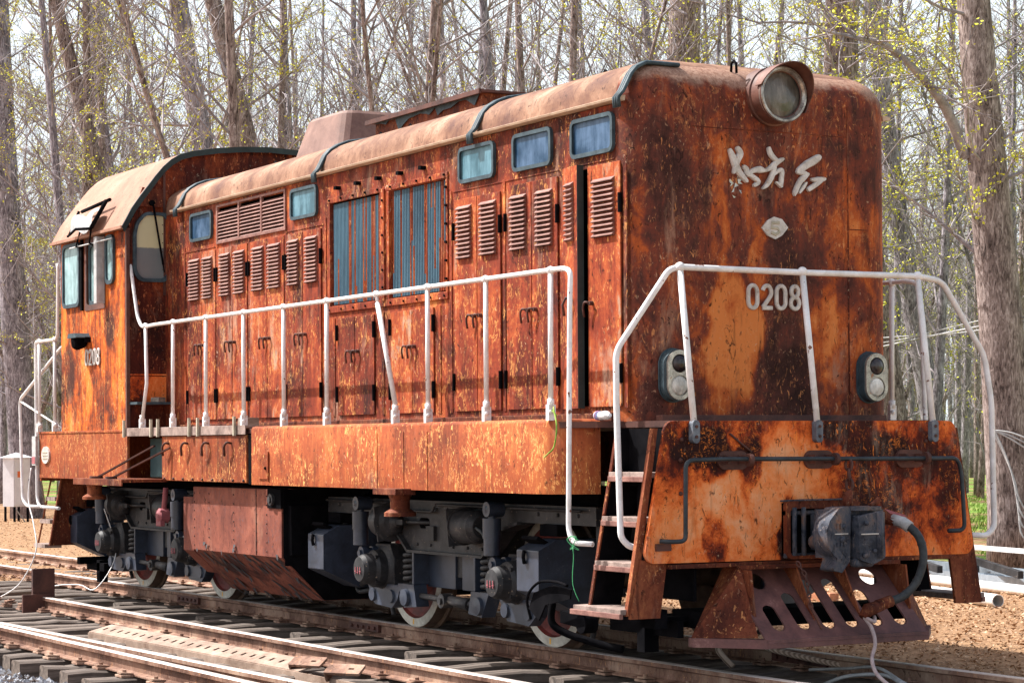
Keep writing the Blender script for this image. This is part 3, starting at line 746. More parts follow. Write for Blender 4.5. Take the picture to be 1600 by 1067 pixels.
m.box(-4.59, -4.54, -H-.028, -H-.01, 2.83, 3.80)
sf = part("shutter_frame", m, m_hood, bevel=.004)
m = M()
for i in range(10):
    for zz in (3.803, 2.812): m.cyl((-5.68+i*.25, -H-.028, zz), (-5.68+i*.25, -H-.01, zz), .010, n=6)
for i in range(6): m.cyl((-4.565, -H-.038, 2.95+i*.15), (-4.565, -H-.026, 2.95+i*.15), .012, n=6); m.cyl((-3.40, -H-.028, 2.95+i*.15), (-3.40, -H-.01, 2.95+i*.15), .012, n=6)
for i in range(5): m.box(-5.52+i*.42, -5.47+i*.42, -H-.05, -H-.001, 3.885, 3.915)
split("bolt", m, m_black, sf)

# ---- cab
CXF = -9.9; CXR = -12.08
arcp = [(1.675, 3.90), (1.62, 4.0), (1.56, 4.11), (1.47, 4.235), (1.38, 4.35), (1.30, 4.455), (1.21, 4.56), (1.12, 4.64), (1.02, 4.70), (.88, 4.742), (.585, 4.792), (.3, 4.82), (0, 4.832)]
full = [(-y, z) for y, z in arcp]+[(y, z) for y, z in reversed(arcp[:-1])]
m = M(); k = len(full); inn = [(y*.985, z-.022) for y, z in full]
xs = [-12.22, -9.82]
vs = [(x, y, z) for x in xs for y, z in full]+[(x, y, z) for x in xs for y, z in inn]
m.add(vs, [(i, i+1, k+i+1, k+i) for i in range(k-1)], True)
m.add(vs, [(2*k+i+1, 2*k+i, 3*k+i, 3*k+i+1) for i in range(k-1)], True)
m.add(vs, [(k+i, k+i+1, 3*k+i+1, 3*k+i) for i in range(k-1)]+[(i+1, i, 2*k+i, 2*k+i+1) for i in range(k-1)]+[(0, k, 3*k, 2*k), (k-1, 2*k-1, 4*k-1, 3*k-1)][:0], False)
m.box(-12.22, -9.82, -1.69, -1.655, 3.885, 3.915); m.box(-12.22, -9.82, 1.655, 1.69, 3.885, 3.915)
cabroof = part("cab_roof", m, m_caproof, label="broad curved cab roof bleached pinkish tan")
# dark edge trim of the roof front
m = M(); e = [(y*1.002, z+.002) for y, z in full]
m.add([(-9.818, y, z) for y, z in e]+[(-9.818, y*.982, z-.06) for y, z in e]+[(-9.84, y, z+.002) for y, z in e], [(i, i+1, k+i+1, k+i) for i in range(k-1)]+[(i+1, i, 2*k+i, 2*k+i+1) for i in range(k-1)], False)
part("roof_edge", m, m_edge, cabroof)
# walls: sides with window holes
wA = rrect(-11.665, 3.51, .60, .72, .09); wB = rrect(-10.90, 3.49, .66, .76, .08); wC = rrect(-10.375, 3.60, .27, .53, .09)
for sg in (-1, 1):
    m = M(); m.plate([(CXR, 1.765), (CXF, 1.765), (CXF, 3.93), (CXR, 3.93)], [rrect(-11.665, 3.51, .50, .62, .05), rrect(-10.90, 3.49, .60, .70, .05), rrect(-10.375, 3.60, .19, .45, .05)], lambda a, b, w: (a, sg*(FW-w), b), .03)
    cw = part("cab_side_wall", m, m_cab, label="bright orange rusted cab side" if sg < 0 else None)
gab = [(y*.955, min(z, 4.83)-.03) for y, z in full]
gable = [(-FW+.002, 1.765), (FW-.002, 1.765), (FW-.002, 3.92)]+[(y, z) for y, z in reversed(gab[1:-1])]+[(-FW+.002, 3.92)]
# front wall with a window
wf = [(-1.53, 3.42), (-1.46, 3.335), (-1.18, 3.335), (-1.115, 3.40), (-1.115, 4.02), (-1.17, 4.075), (-1.40, 4.075), (-1.50, 3.97), (-1.53, 3.85)]
def rnd2(P, r=.03, n=4):
    out = []; k = len(P)
    for i in range(k):
        a, b, c = Vector(P[i-1]), Vector(P[i]), Vector(P[(i+1) % k])
        q = min(r, (a-b).length*.45, (c-b).length*.45); p0 = b+(a-b).normalized()*q; p1 = b+(c-b).normalized()*q
        for j in range(n+1): t = j/n; v = p0*(1-t)**2+b*2*t*(1-t)+p1*t*t; out.append((v.x, v.y))
    return out
def shrink(P, s):
    cx = sum(p[0] for p in P)/len(P); cy = sum(p[1] for p in P)/len(P)
    w = max(p[0] for p in P)-min(p[0] for p in P); h = max(p[1] for p in P)-min(p[1] for p in P)
    return [(cx+(p[0]-cx)*(1-2*s/w), cy+(p[1]-cy)*(1-2*s/h)) for p in P]
wfr = rnd2(wf, .05)
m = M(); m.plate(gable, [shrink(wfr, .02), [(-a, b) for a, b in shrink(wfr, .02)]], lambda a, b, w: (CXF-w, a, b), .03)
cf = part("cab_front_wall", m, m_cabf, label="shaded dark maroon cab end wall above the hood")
m = M(); m.plate(gable, [], lambda a, b, w: (CXR+w, a, b), .03)
part("cab_rear_wall", m, m_cabf)
m = M(); m.box(CXF, CXF+.012, -1.19, -1.165, 3.2, 4.50); m.box(CXF-.02, CXF+.02, -FW-.008, -FW+.03, 1.77, 3.90)
for i in range(26): m.ball((CXF+.01, -1.20, 1.95+i*.095), .006, 5, 4)
split("corner_strip", m, m_darkrust, cf)
m = M()
for i in range(5):
    m.box(CXF, CXF+.008, -1.52, -1.02, 1.8+i*.0, 1.81)
    break
m.box(CXF, CXF+.008, -.98, 1.0, 4.34, 4.40)
part("header_strip", m, m_cabf, cf)
for sg in (-1, 1):
    W_ = [(a if sg < 0 else -a, b) for a, b in wfr]
    mm = M(); mm.plate(W_, [shrink(W_, .035)], lambda a, b, w: (CXF+w, a, b), .035)
    o = part("front_window", mm, m_rubber, bevel=.008, label="tall chamfered cab window with a wiper, left of the hood" if sg < 0 else None)
    mm = M(); mm.plate(shrink(W_, .03), [], lambda a, b, w: (CXF+.004+w, a, b), .006); part("pane", mm, g_cabf, o)
    if sg < 0:
        mm = M(); mm.bar((CXF+.05, -1.32, 4.17), (CXF+.055, -1.21, 3.52), .014, .018); mm.cyl((CXF, -1.33, 4.17), (CXF+.07, -1.33, 4.17), .03, n=10); mm.bar((CXF+.06, -1.27, 3.86), (CXF+.06, -1.20, 3.44), .012, .01)
        part("wiper", mm, m_black, o)
        # hood above window
        mm = M(); mm.add([(CXF+.002, -1.50, 4.14), (CXF+.002, -1.19, 4.14), (CXF+.002, -1.19, 4.32), (CXF+.002, -1.42, 4.34), (CXF+.03, -1.48, 4.13), (CXF+.03, -1.2, 4.13)], [(4, 5, 2, 3), (0, 1, 5, 4), (0, 4, 3), (1, 2, 5)])
        part("wiper_cowl", mm, m_brown, o)
# cab side windows
def cwin(Wp, out, gmat, label, sg=-1, dep=.03):
    mm = M(); mm.plate(Wp, [shrink(Wp, .04)], lambda a, b, w: (a, sg*(FW+out+w), b), dep)
    o = part("cab_window", mm, m_rubber, bevel=.008, label=label)
    mm = M(); mm.plate(shrink(Wp, .035), [], lambda a, b, w: (a, sg*(FW+out+.004+w), b), .006); part("pane", mm, gmat, o)
    return o
cwin(wA, 0.002, g_cab, "rear sliding cab window with rounded corners")
cwin(wC, 0.002, g_cab, "narrow cab window next to the cab corner")
o = cwin(rrect(-10.90, 3.49, .56, .68, .06), -.045, g_cab, "recessed middle cab window in a dark frame")
m = M(); m.plate(rrect(-10.90, 3.49, .68, .80, .03), [rrect(-10.90, 3.49, .56, .68, .05)], lambda a, b, w: (a, -FW+.01-w, b), .018); part("window_surround", m, m_darkrust, o, bevel=.003)
m = M(); m.box(-10.60, -10.57, -FW-.10, -FW-.0, 3.14, 3.86); m.box(-10.66, -10.60, -FW-.10, -FW-.085, 3.14, 3.86)
part("wind_deflector", m, m_gray, o, bevel=.003)
m = M(); m.box(-11.33, -11.28, -FW-.03, -FW-.001, 3.10, 3.90); part("post", m, m_black, o)
cwin(wA, 0.002, g_cab, None, 1); cwin(wC, 0.002, g_cab, None, 1)
m = M(); m.plate(rrect(-10.90, 3.49, .66, .76, .06), [], lambda a, b, w: (a, FW-.01-w, b), .01); part("cab_window", m, g_cab)
# rolled awning on the roof
m = M(); rowsA = 7
vs = []
for i in range(rowsA):
    for j in range(9):
        a = i/(rowsA-1); b = j/8
        x = -11.30+b*.72; y = -1.70+a*.14-.10*sin(pi*a)*.4; zz = 3.94+a*.22+.035*sin(b*7+a*3)+.04*sin(pi*a)
        vs.append((x, y-.05, zz))
m.add(vs, [(i*9+j, i*9+j+1, (i+1)*9+j+1, (i+1)*9+j) for i in range(rowsA-1) for j in range(8)], True)
aw = part("awning", m, m_gray, label="crumpled black and silver awning folded up above the cab windows")
m = M(); m.tube([(-11.34, -1.60, 4.20), (-10.52, -1.56, 4.26)], .02, 6); m.tube([(-11.33, -1.75, 3.93), (-11.32, -1.64, 4.2)], .018, 6); m.tube([(-10.56, -1.76, 3.95), (-10.52, -1.60, 4.25)], .025, 6)
m.tube([(-11.2, -1.66, 4.0), (-11.22, -1.71, 3.80), (-11.2, -1.64, 3.78)], .012, 6); m.tube([(-10.72, -1.7, 4.0), (-10.74, -1.72, 3.80), (-10.72, -1.64, 3.76)], .012, 6)
m.tube([(-11.35, -1.76, 3.92), (-10.9, -1.82, 3.96), (-10.55, -1.77, 3.94)], .016, 6)
part("awning_rod", m, m_black, aw)
m = M(); m.tube([(-11.5, -1.69, 3.80), (-10.1, -1.69, 3.80)], .008, 6); part("awning_wire", m, m_gray, aw)
# cab side lamp
m = M(); m.lathe((-11.22, -1.60, 2.76), (0, -1, -.1), [(0, .05), (.03, .075), (.09, .09), (.12, .09), (.15, .07), (.165, 0)], 18)
lm = part("side_lamp", m, m_black); lm.scale = (1, 1, 1)
m = M(); m.plate([(-11.36, 2.79), (-11.32, 2.84), (-11.12, 2.84), (-11.06, 2.79)], [], lambda a, b, w: (a, -1.6-w*(1.0), b), .17); part("lamp_hood", m, m_rubber, lm, bevel=.01)
m = M(); m.box(-11.10, -11.06, -1.66, -1.6, 2.74, 2.80); part("lamp_bracket", m, m_black, lm)
# ledge & plate on the cab front wall
m = M(); m.box(CXF, CXF+.26, -1.58, -1.0, 2.035, 2.06); m.box(CXF, CXF+.05, -1.05, -1.0, 1.95, 2.2)
part("ledge", m, m_rubber, cf)
m = M(); m.plate(rrect(-1.32, 2.20, .50, .27, .02), [], lambda a, b, w: (CXF+w, a, b), .012); m.box(CXF, CXF+.02, -1.57, -1.06, 2.345, 2.36)
part("hatch", m, m_beam, cf)
# ---- numerals built from strokes
def strokes(mm, S, org, ux, uz, outv, rad, fl=(1, .55), n=8):
    org = Vector(org); ux = Vector(ux); uz = Vector(uz); outv = Vector(outv)
    for si, st in enumerate(S):
        rr = None; lift = outv*(.0011*si)
        if isinstance(st, tuple) and isinstance(st[1], (int, float, list)) and isinstance(st[0], list): st, rr = st
        pts = [org+ux*p[0]+uz*p[1] for p in st]
        # flat stroke: sweep an oval lying in the plane
        k = len(pts); vs = []
        R_ = rr if isinstance(rr, list) else [rr or rad]*k
        for i in range(k):
            t = (pts[min(i+1, k-1)]-pts[max(i-1, 0)])
            if t.length < 1e-9: t = ux.copy()
            t.normalize(); b = t.cross(outv).normalized()
            for (qb, qo) in ((-1, -.1), (-1, .55), (-.72, 1), (.72, 1), (1, .55), (1, -.1)): vs.append(pts[i]+b*qb*R_[i]+outv*qo*rad*fl[1]+lift)
        c = 6
        mm.add(vs, [(i*c+j, i*c+(j+1) % c, (i+1)*c+(j+1) % c, (i+1)*c+j) for i in range(k-1) for j in range(c)]+[tuple(reversed(range(c))), tuple((k-1)*c+j for j in range(c))], False)
def ell(cx, cy, rx, ry, a0, a1, n=12): return [(cx+rx*cos(radians(a0+(a1-a0)*i/n)), cy+ry*sin(radians(a0+(a1-a0)*i/n))) for i in range(n+1)]
def D0(x): return [[(x-.5+.5*0, 0)]][:0]+[ell(x, .62, .34, .30, 0, 180)+[(x-.34, -.0)]+ell(x, -.0-.0, .34, .30, 180, 360)[0:]+[(x+.34, .62)]]
def digit(ch, x):
    if ch == '0': return [ell(x, .70, .30, .28, 0, 180)+ell(x, .30, .30, .28, 180, 360)+[(x+.30, .70), (x+.299, .72)]]
    if ch == '2': return [ell(x, .70, .29, .28, 165, -35, 12)+[(x-.28, .06)], [(x-.33, .03), (x+.33, .03)]]
    if ch == '8': return [ell(x, .75, .24, .23, -90, 270, 18), ell(x, .26, .29, .25, 90, 450, 18)]
def number(txt, org, ux, uz, outv, rad, pitch=.95):
    mm = M()
    for i, ch in enumerate(txt): strokes(mm, digit(ch, .4+i*pitch), org, ux, uz, outv, rad, (1, 1.0))
    return mm
m = number("0208", (XF+.004, -.232, 2.572), (0, .132, .0009), (0, 0, .172), (1, 0, 0), .0155)
split("numeral", m, m_letter, front)
m = number("0208", (-11.22, -FW-.004, 2.49), (.135, 0, 0), (0, 0, .17), (0, -1, 0), .0125)
split("numeral", m, m_letter, LOCO)
# ---- three brush-style characters on the nose
def T(u_, v_):
    px = 1140+u_/3.811; py = 80+v_/3.811
    return (-.403+(px-1135)*.00571, 3.712-(py-235)*.00462+(px-1135)*.00032)
def TS(L, w):
    P = [Vector((*T(*p), 0)) for p in L]; k = len(P)
    if k > 2:
        out = smooth(P, 4); W = []
        for i in range(k-1):
            for q in range(4): W.append(w[i]+(w[i+1]-w[i])*q/4)
        W.append(w[-1])
    else: out = P; W = list(w)
    a = (out[0]-out[1]).normalized(); b = (out[-1]-out[-2]).normalized(); w0, w1 = W[0], W[-1]
    out = [out[0]+a*w0*.75, out[0]+a*w0*.45]+out+[out[-1]+b*w1*.45, out[-1]+b*w1*.75]; W = [w0*.35, w0*.8]+W+[w1*.8, w1*.35]
    return ([(p.x, p.y) for p in out], W)
S = []
# dong
S += [TS([(0, 590), (15, 625), (30, 670), (50, 715), (75, 750), (95, 775)], [.016, .026, .030, .027, .022, .016]),
      TS([(45, 580), (60, 610), (45, 650), (30, 700), (20, 725)], [.020, .028, .024, .020, .012]),
      TS([(80, 690), (95, 705), (100, 730), (125, 745), (165, 780), (140, 803)], [.016, .022, .020, .018, .020, .014]),
      TS([(95, 735), (140, 712), (175, 708), (195, 712)], [.012, .020, .026, .018])]
# fang
S += [TS([(230, 580), (240, 610), (262, 640), (285, 655)], [.016, .021, .020, .010]),
      TS([(205, 715), (235, 700), (270, 670), (310, 645)], [.012, .018, .022, .014]),
      TS([(262, 680), (255, 720), (240, 760), (215, 800), (190, 822)], [.018, .022, .022, .018, .008]),
      TS([(255, 740), (285, 715), (305, 715), (303, 760), (298, 808)], [.010, .016, .018, .018, .016]), TS([(298, 808), (270, 785)], [.016, .008])]
# hong
S += [TS([(530, 635), (500, 655), (455, 680), (410, 715), (400, 722)], [.026, .031, .030, .024, .014]),
      TS([(400, 722), (440, 730), (460, 738)], [.016, .020, .012]), TS([(460, 738), (430, 765), (410, 790), (385, 845), (380, 865)], [.016, .024, .022, .020, .008]),
      TS([(410, 850), (435, 815), (450, 790)], [.008, .014, .008]),
      TS([(485, 770), (520, 772), (560, 768)], [.012, .022, .016]), TS([(545, 775), (510, 800), (465, 830)], [.016, .020, .018]),
      TS([(465, 830), (500, 835), (525, 832), (528, 850)], [.018, .024, .022, .008])]
for a_, b_, lb in ((0, 4, "first brush written character, beside the torn foil"), (4, 9, "middle brush written character"), (9, 15, "last brush written character, nearest the right lamp")):
    m = M(); strokes(m, S[a_:b_], (XF+.004, 0, 0), (0, 1, 0), (0, 0, 1), (1, 0, 0), .018, (1, 1.2))
    q_ = part("brush_character", m, m_letter, front, label=lb)
    if a_ == 0: sc_ = q_
# remains of foil and filler below first character
m = M(); random.seed(8)
for i in range(9):
    a, b = T(random.uniform(0, 70), random.uniform(740, 860)); q = .03
    m.add([(XF+.006+random.random()*.004, a+random.uniform(-q, q), b+random.uniform(-q, q)) for _ in range(4)], [(0, 1, 2, 3)])
part("torn_foil", m, m_chrome, sc_)
# badge
m = M(); y0, z0 = .022, 3.163
m.plate([(y0-.12, z0), (y0-.07, z0+.055), (y0-.01, z0+.085), (y0+.06, z0+.07), (y0+.115, z0+.01), (y0+.06, z0-.05), (y0, z0-.08), (y0-.07, z0-.055)], [], lambda a, b, w: (XF+.002+w, a, b), .014)
bd = part("round_badge", m, m_letter, front, bevel=.005)
m = M(); strokes(m, [[(y0+.035, z0+.042), (y0-.03, z0+.040), (y0-.035, z0+.005), (y0+.02, z0+.0), (y0+.035, z0-.025), (y0+.0, z0-.045), (y0-.04, z0-.03)]], (XF+.016, 0, 0), (0, 1, 0), (0, 0, 1), (1, 0, 0), .012, (1, .6))
part("badge_relief", m, m_letterback, bd)
# ---- headlight
hc = Vector((XF-.10, 0.0, 4.125)); ax = Vector((1, 0, 0))
m = M(); m.lathe(hc, ax, [(0, 0.217), (.13, 0.217), (.135, 0.206), (.24, 0.199), (.25, 0.207), (.262, 0.207), (.262, 0.195), (.25, 0.183), (.24, 0.162)], 40)
hl = part("headlight", m, m_drum, label="big round headlight in a worn drum at the top of the nose")
m = M(); m.lathe(hc, ax, [(.235, 0.202), (.262, 0.204), (.272, 0.199), (.272, 0.184), (.255, 0.172), (.235, 0.168)], 40); part("headlight_ring", m, m_chrome, hl)
m = M(); m.lathe(hc, ax, [(.225, 0.171), (.24, 0.124), (.25, 0.066), (.255, 0.000)], 36); part("lens", m, g_lamp, hl)
# visor
m = M(); nv = 22; vs = []
for i in range(nv+1):
    a = radians(-35+200*i/nv); L = .015+.125*max(0, sin(a+.25))
    for (rr_, xx) in ((.218, .20), (.223, .265+L)):
        vs.append(hc+Vector((xx, rr_*cos(a), rr_*sin(a))))
k2 = len(vs); vs += [hc+Vector((v.x-hc.x, (v.y-hc.y)*.965, (v.z-hc.z)*.965)) for v in vs]
m.add(vs, [(2*i, 2*i+1, 2*i+3, 2*i+2) for i in range(nv)]+[(k2+2*i+1, k2+2*i, k2+2*i+2, k2+2*i+3) for i in range(nv)], True)
m.add(vs, [(2*i+1, k2+2*i+1, k2+2*i+3, 2*i+3) for i in range(nv)]+[(0, 1, k2+1, k2), (2*nv, k2+2*nv, k2+2*nv+1, 2*nv+1)], False)
part("visor", m, m_drum, hl)
# ---- marker lights
for sg in (-1, 1):
    yc = sg*.878; zc = 2.08
    m = M(); m.plate(slot(yc, zc, .215, .37, 10), [], lambda a, b, w: (XF-.02+w, a, b), .10, smooth_edge=True)
    m.plate(slot(yc, zc, .235, .39, 10), [], lambda a, b, w: (XF-.0+w, a, b), .012, 0)
    ml = part("marker_light", m, m_rubber, label="oval two-lens marker lamp on the %s side of the nose" % ("cab-side left" if sg < 0 else "far right"))
    m = M(); m.plate(slot(yc, zc, .20, .355, 10), [circ(yc, zc+.082, .066), circ(yc, zc-.075, .075)], lambda a, b, w: (XF+.08+w, a, b), .022)
    part("lamp_bezel", m, m_chrome, ml, bevel=.006)
    m = M(); m.lathe((XF+.085, yc, zc+.082), ax, [(0, .066), (.02, .055), (.035, .03), (.04, 0)], 20); part("upper_lens", m, g_red, ml)
    m = M(); m.lathe((XF+.085, yc, zc-.075), ax, [(0, .075), (.018, .06), (.03, .03), (.034, 0)], 20); part("lower_lens", m, g_clear, ml)

# ---- end beam (front panel)
def trap(zb, zt, yb, yt, r=.07): return rnd2([(-yb, zb), (yb, zb), (yt, zt), (-yt, zt)], r)
m = M(); m.plate(rnd2([(-1.445, .835), (-1.40, .775), (1.40, .765), (1.445, .83), (1.27, 1.75), (-1.265, 1.75)], .07), [], lambda a, b, w: (-w, a, b), .03)
beam = part("end_beam", m, m_beam, bevel=.005, label="scabby orange end plate behind the coupler")
m = M(); m.box(-.12, -.03, -1.40, 1.40, .80, 1.0); m.box(-.6, -.03, -1.2, 1.2, 1.3, 1.7); m.box(-.72, -.035, -1.05, 1.05, 1.0, 1.70)
part("beam_backing", m, m_black, beam)
m = M()
for y, zz in ((-1.14, 1.62), (-1.03, 1.63), (-1.15, 1.48), (-1.03, 1.49), (-1.15, 1.25), (.6, 1.0), (1.0, 1.6)): m.ball((.002, y, zz), .016, 8, 6)
split("bolt", m, m_darkrust, beam)
m = M(); m.tube([(.008, -.74, 1.66), (.01, -.66, 1.60), (.008, -.56, 1.53)], .008, 5); part("scrap_wire", m, m_darkrust, beam)
# side plates below the beam (outer stair sides)
for sg in (-1, 1):
    m = M(); m.plate([(sg*1.24, .79), (sg*1.455, .80), (sg*1.545, .40), (sg*1.30, .40)], [], lambda a, b, w: (-.035-w, a, b), .025)
    m.plate([(sg*1.34, 1.70), (sg*1.30, 1.70), (sg*1.50, .42), (sg*1.56, .42)][::1], [], lambda a, b, w: (-.05-w, a, b), .04)
    sp_ = part("step_side_plate", m, m_brown, bevel=.003)
# stairs
def stairs(sg, x0, x1, name, lab):
    m = M()
    m.plate([(sg*1.28, 1.70), (sg*1.05, 1.70), (sg*1.28, .42), (sg*1.52, .42)], [], lambda a, b, w: (x0+w, a, b), .015)
    st = part(name, m, m_black, label=lab)
    mm = M(); mm.bar((x0+.0, sg*1.285, 1.70), (x0+.0, sg*1.53, .42), .03, .012); part("stringer", mm, m_brown, st)
    for i, (zz, yo, e) in enumerate(((.455, 1.60, .10), (.765, 1.48, .0), (1.075, 1.42, 0), (1.385, 1.36, 0))):
        mm = M(); xa = x0-(.10 if i == 0 else 0)
        mm.box(xa, x1, min(sg*yo, sg*(yo-.26)), max(sg*yo, sg*(yo-.26)), zz-.025, zz+.012)
        mm.box(xa-(.03 if i == 0 else 0), x1, min(sg*(yo+.01), sg*(yo-.02)), max(sg*(yo+.01), sg*(yo-.02)), zz-.055, zz-.018, 1)
        part("step", mm, [m_tread_wood, m_tealrust if 0 else m_louv], st, bevel=.004)
    mm = M(); mm.box(x0, x1, *( (-1.0, -.98) if sg < 0 else (.98, 1.0)), .5, 1.7); part("step_back", mm, m_black, st)
    return st
stairs(-1, -.60, -.065, "steps", "wooden-tread steps between the end plate and the long sill")
stairs(1, -.60, -.065, "steps", "steps on the far side of the nose")
# rear steps
m = M(); m.plate([(-1.46, 1.24), (-.95, 1.24), (-1.27, .46), (-1.60, .46)], [], lambda a, b, w: (-12.50-w, a, b), .02)
rs = part("rear_steps", m, m_brown, label="rear steps with rusty side plate below the cab")
m = M(); m.bar((-12.49, -1.47, 1.24), (-12.49, -1.61, .46), .03, .02); m.bar((-12.86, -1.47, 1.24), (-12.90, -1.62, .46), .03, .02)
part("stringer", m, m_brown, rs)
m = M()
for zz, q in ((1.0, 0), (.74, .06), (.46, .12)): m.box(-12.87-q*.5, -12.52, -1.54-q, -1.34-q, zz-.03, zz+.015)
split("step", m, m_tread_wood, rs)
# ---- uncoupling lever
m = M(); X = .12
m.tube(rnd([(.03, -1.34, .93), (X-.02, -1.27, .925), (X, -1.19, .93), (X, -1.185, 1.478), (X, -.9, 1.486), (X, .3, 1.478), (X, 1.20, 1.475), (X, 1.235, 1.35), (X, 1.26, .945), (X-.02, 1.12, .945)], .06), .016, 8)
lv = part("uncoupling_lever", m, m_lever, label="blue-black cranked lever rod across the end plate")
m = M()
for y in (-.72, .02, .84):
    m.box(0, .10, y-.10, y-.08, 1.45, 1.51); m.box(0, .10, y+.04, y+.06, 1.45, 1.51); m.plate(slot(y, 1.475, .26, .13, 6), [], lambda a, b, w: (.0+w, a, b), .02)
    m.lathe((X, y+.05, 1.478), (0, 1, 0), [(0, 0), (0, .045), (.03, .045), (.03, 0)], 14)
split("lever_bracket", m, m_darkrust, lv, bevel=.002)
def chain(mm, pts, link=.065, rad=.008, wd=.018, mi=0):
    pts = [Vector(p) for p in pts]; seg = []; 
    for a, b in zip(pts, pts[1:]):
        k = max(1, round((b-a).length/(link*.78)))
        for i in range(k): seg.append((a+(b-a)*(i/k), a+(b-a)*((i+1)/k)))
    for i, (a, b) in enumerate(seg):
        c = (a+b)/2; t = (b-a).normalized(); s_ = t.orthogonal().normalized()
        if i % 2: s_ = t.cross(s_)
        P = [c+t*(link/2)*cos(q)*1.0+s_*wd*sin(q) for q in [2*pi*j/10 for j in range(11)]]
        mm.tube(P, rad, 5, mi, caps=False)
m = M(); chain(m, [(X, .20, 1.47), (X+.01, .20, 1.26), (X+.03, .18, 1.17)], .085, .011, .024)
part("lifting_chain", m, m_darkrust, lv)
# ---- coupler
m = M()
m.plate(rrect(.0, .985, .64, .42, .05), [rrect(.0, .965, .58, .33, .03)], lambda a, b, w: (.005+w, a+.02, b), .06)
cb = part("coupler_pocket", m, m_brown, bevel=.008, label="rusty box frame around the coupler shank")
m = M(); m.box(-.12, .02, -.3, .34, .80, 1.17); part("pocket_shade", m, m_black, cb)  # black block standing in for the shade inside the open pocket
m = M()
for y in (-.24, -.16): m.tube([(.07, y, .80), (.07, y, 1.14)], .018, 8)
m.lathe((.16, -.14, .90), (1, 0, 0), [(0, 0), (0, .05), (.05, .05), (.07, .03), (.07, 0)], 14); m.tube(rnd([(.17, -.14, .90), (.19, -.06, .90), (.2, 0, .86), (.2, .05, .85)], .03), .03, 8)
for y in (-.24, -.16, -.08, 0, .08, .16): m.bar((.0, y-.07, 1.185), (.16, y+.02, 1.195), .012, .012)
part("pocket_pin", m, m_coupler, cb, bevel=.003)
m = M()
m.prism([(.05, -.10), (.3, -.12), (.3, .13), (.05, .12)], 'z', .84, 1.09)
# head: plan polygons (x,y) swept in z
m.prism([(.25, -.20), (.36, -.27), (.47, -.24), (.52, -.12), (.54, .10), (.52, .20), (.42, .24), (.30, .22), (.25, .14)], 'z', .80, 1.13)
cp = part("coupler", m, m_coupler, bevel=.02, label="heavy knuckle coupler of dark worn steel")
m = M()  # guard arm with curved profile (left), tall
prof = [(-.30, 1.06), (-.22, 1.145), (-.14, 1.155), (-.12, 1.12), (-.13, .78), (-.20, .70), (-.27, .72), (-.24, .80), (-.31, .87), (-.33, .98)]
m.plate(prof, [], lambda a, b, w: (.40+w, a, b), .16)
part("guard_arm", m, m_coupler, cp, bevel=.015)
m = M()
m.plate(rnd2([(-.105, 1.09), (.10, 1.12), (.115, 1.03), (.125, .80), (.02, .755), (-.10, .79)], .03), [], lambda a, b, w: (.44+w, a, b), .19)
m.box(.5, .60, -.105, .06, .735, .80)
part("knuckle", m, m_coupler, cp, bevel=.02)
m = M(); m.prism([(.36, .10), (.60, .09), (.50, .22), (.36, .24)], 'z', .79, 1.11); m.prism([(.33, -.12), (.60, -.10), (.57, .14), (.46, .21), (.33, .20)], 'z', 1.125, 1.15)
part("head_cap", m, m_coupler, cp, bevel=.015)
m = M(); m.tube([(.33, .03, 1.14), (.33, .03, 1.24)], .035, 10); m.tube([(.33, .0, 1.22), (.33, .06, 1.25)], .02, 8); m.tube([(.45, .14, 1.15), (.47, .20, 1.20)], .02, 6)
split("lock_lifter", m, m_brown, cp)
m = M(); pass
m.box(.632, .642, -.09, .06, .962, .970); m.box(.562, .568, -.26, -.15, .965, .972)
split("paint_line", m, m_letter, cp)
m = M()
for (x_, y_, z_, r_) in ((.57, -.20, .93, .022), (.57, -.19, 1.02, .016), (.645, -.05, 1.04, .018), (.645, .02, .85, .015), (.645, -.06, .82, .02)): m.ball((x_, y_, z_), r_, 8, 6)
for k_ in range(3): m.box(.560, .572, -.245+k_*.03, -.232+k_*.03, 1.0, 1.04); m.box(.560, .572, -.245+k_*.03, -.232+k_*.03, .88, .91)
for z_ in (1.10, .80): m.tube([(.03, -.30, z_), (.03, .32, z_)], .018, 8)
m.tube([(.62, .075, .80), (.62, .075, 1.12)], .030, 10)
split("casting_boss", m, m_coupler, cp)
# ---- snow plow
m = M()
zt, zb = .715, .255
def pf(a, b, w):   # a=y, b=height 0..1
    x = .36-.50*b-max(0, abs(a)-.72)*1.0
    return (x-w, a, zb+(zt-zb)*b)
hl_ = [circ(s*.56, 0, .085) for s in (-1, 1)]
def sc2(P, cz, ky=1): return [(p[0], cz+p[1]*ky/(zt-zb)) for p in P]
HO = []
for s_ in (-1, 1):
    HO.append([(p[0], .80+p[1]/.62) for p in circ(s_*.49, 0, .072, 16)])
    for (yy, b0, b1) in ((.53, .10, .46), (.315, .10, .62), (.10, .10, .80)):
        HO.append([(yy*s_+p[0], (b0+b1)/2+p[1]*(b1-b0)) for p in [(q[0]*.125, q[1]) for q in slot(0, 0, .999, 1.0, 7)]] if 0 else [(yy*s_+q[0], (b0+b1)/2+q[1]/.66) for q in slot(0, 0, .108, (b1-b0)*.66, 7)])
m.plate([(-.70, -.06), (.70, -.06), (.70, 1), (-.70, 1)], HO, pf, .02)
pl = part("snow_plow", m, m_plow, label="slotted plough plate hanging below the coupler")
m = M()
bl = [(-.02, -1.05), (.30, -.76), (.385, -.70), (.385, .70), (.30, .76), (-.02, 1.05), (-.10, 1.04), (.24, .69), (.28, .66), (.28, -.66), (.24, -.69), (-.10, -1.04)]
pass
m.box(.27, .385, -.70, .70, .19, .252)
for q_ in (-1, 1): m.prism([(.27, q_*.70), (.385, q_*.70), (.30, q_*.77), (-.02, q_*1.05), (-.10, q_*1.03)], 'z', .19, .252)
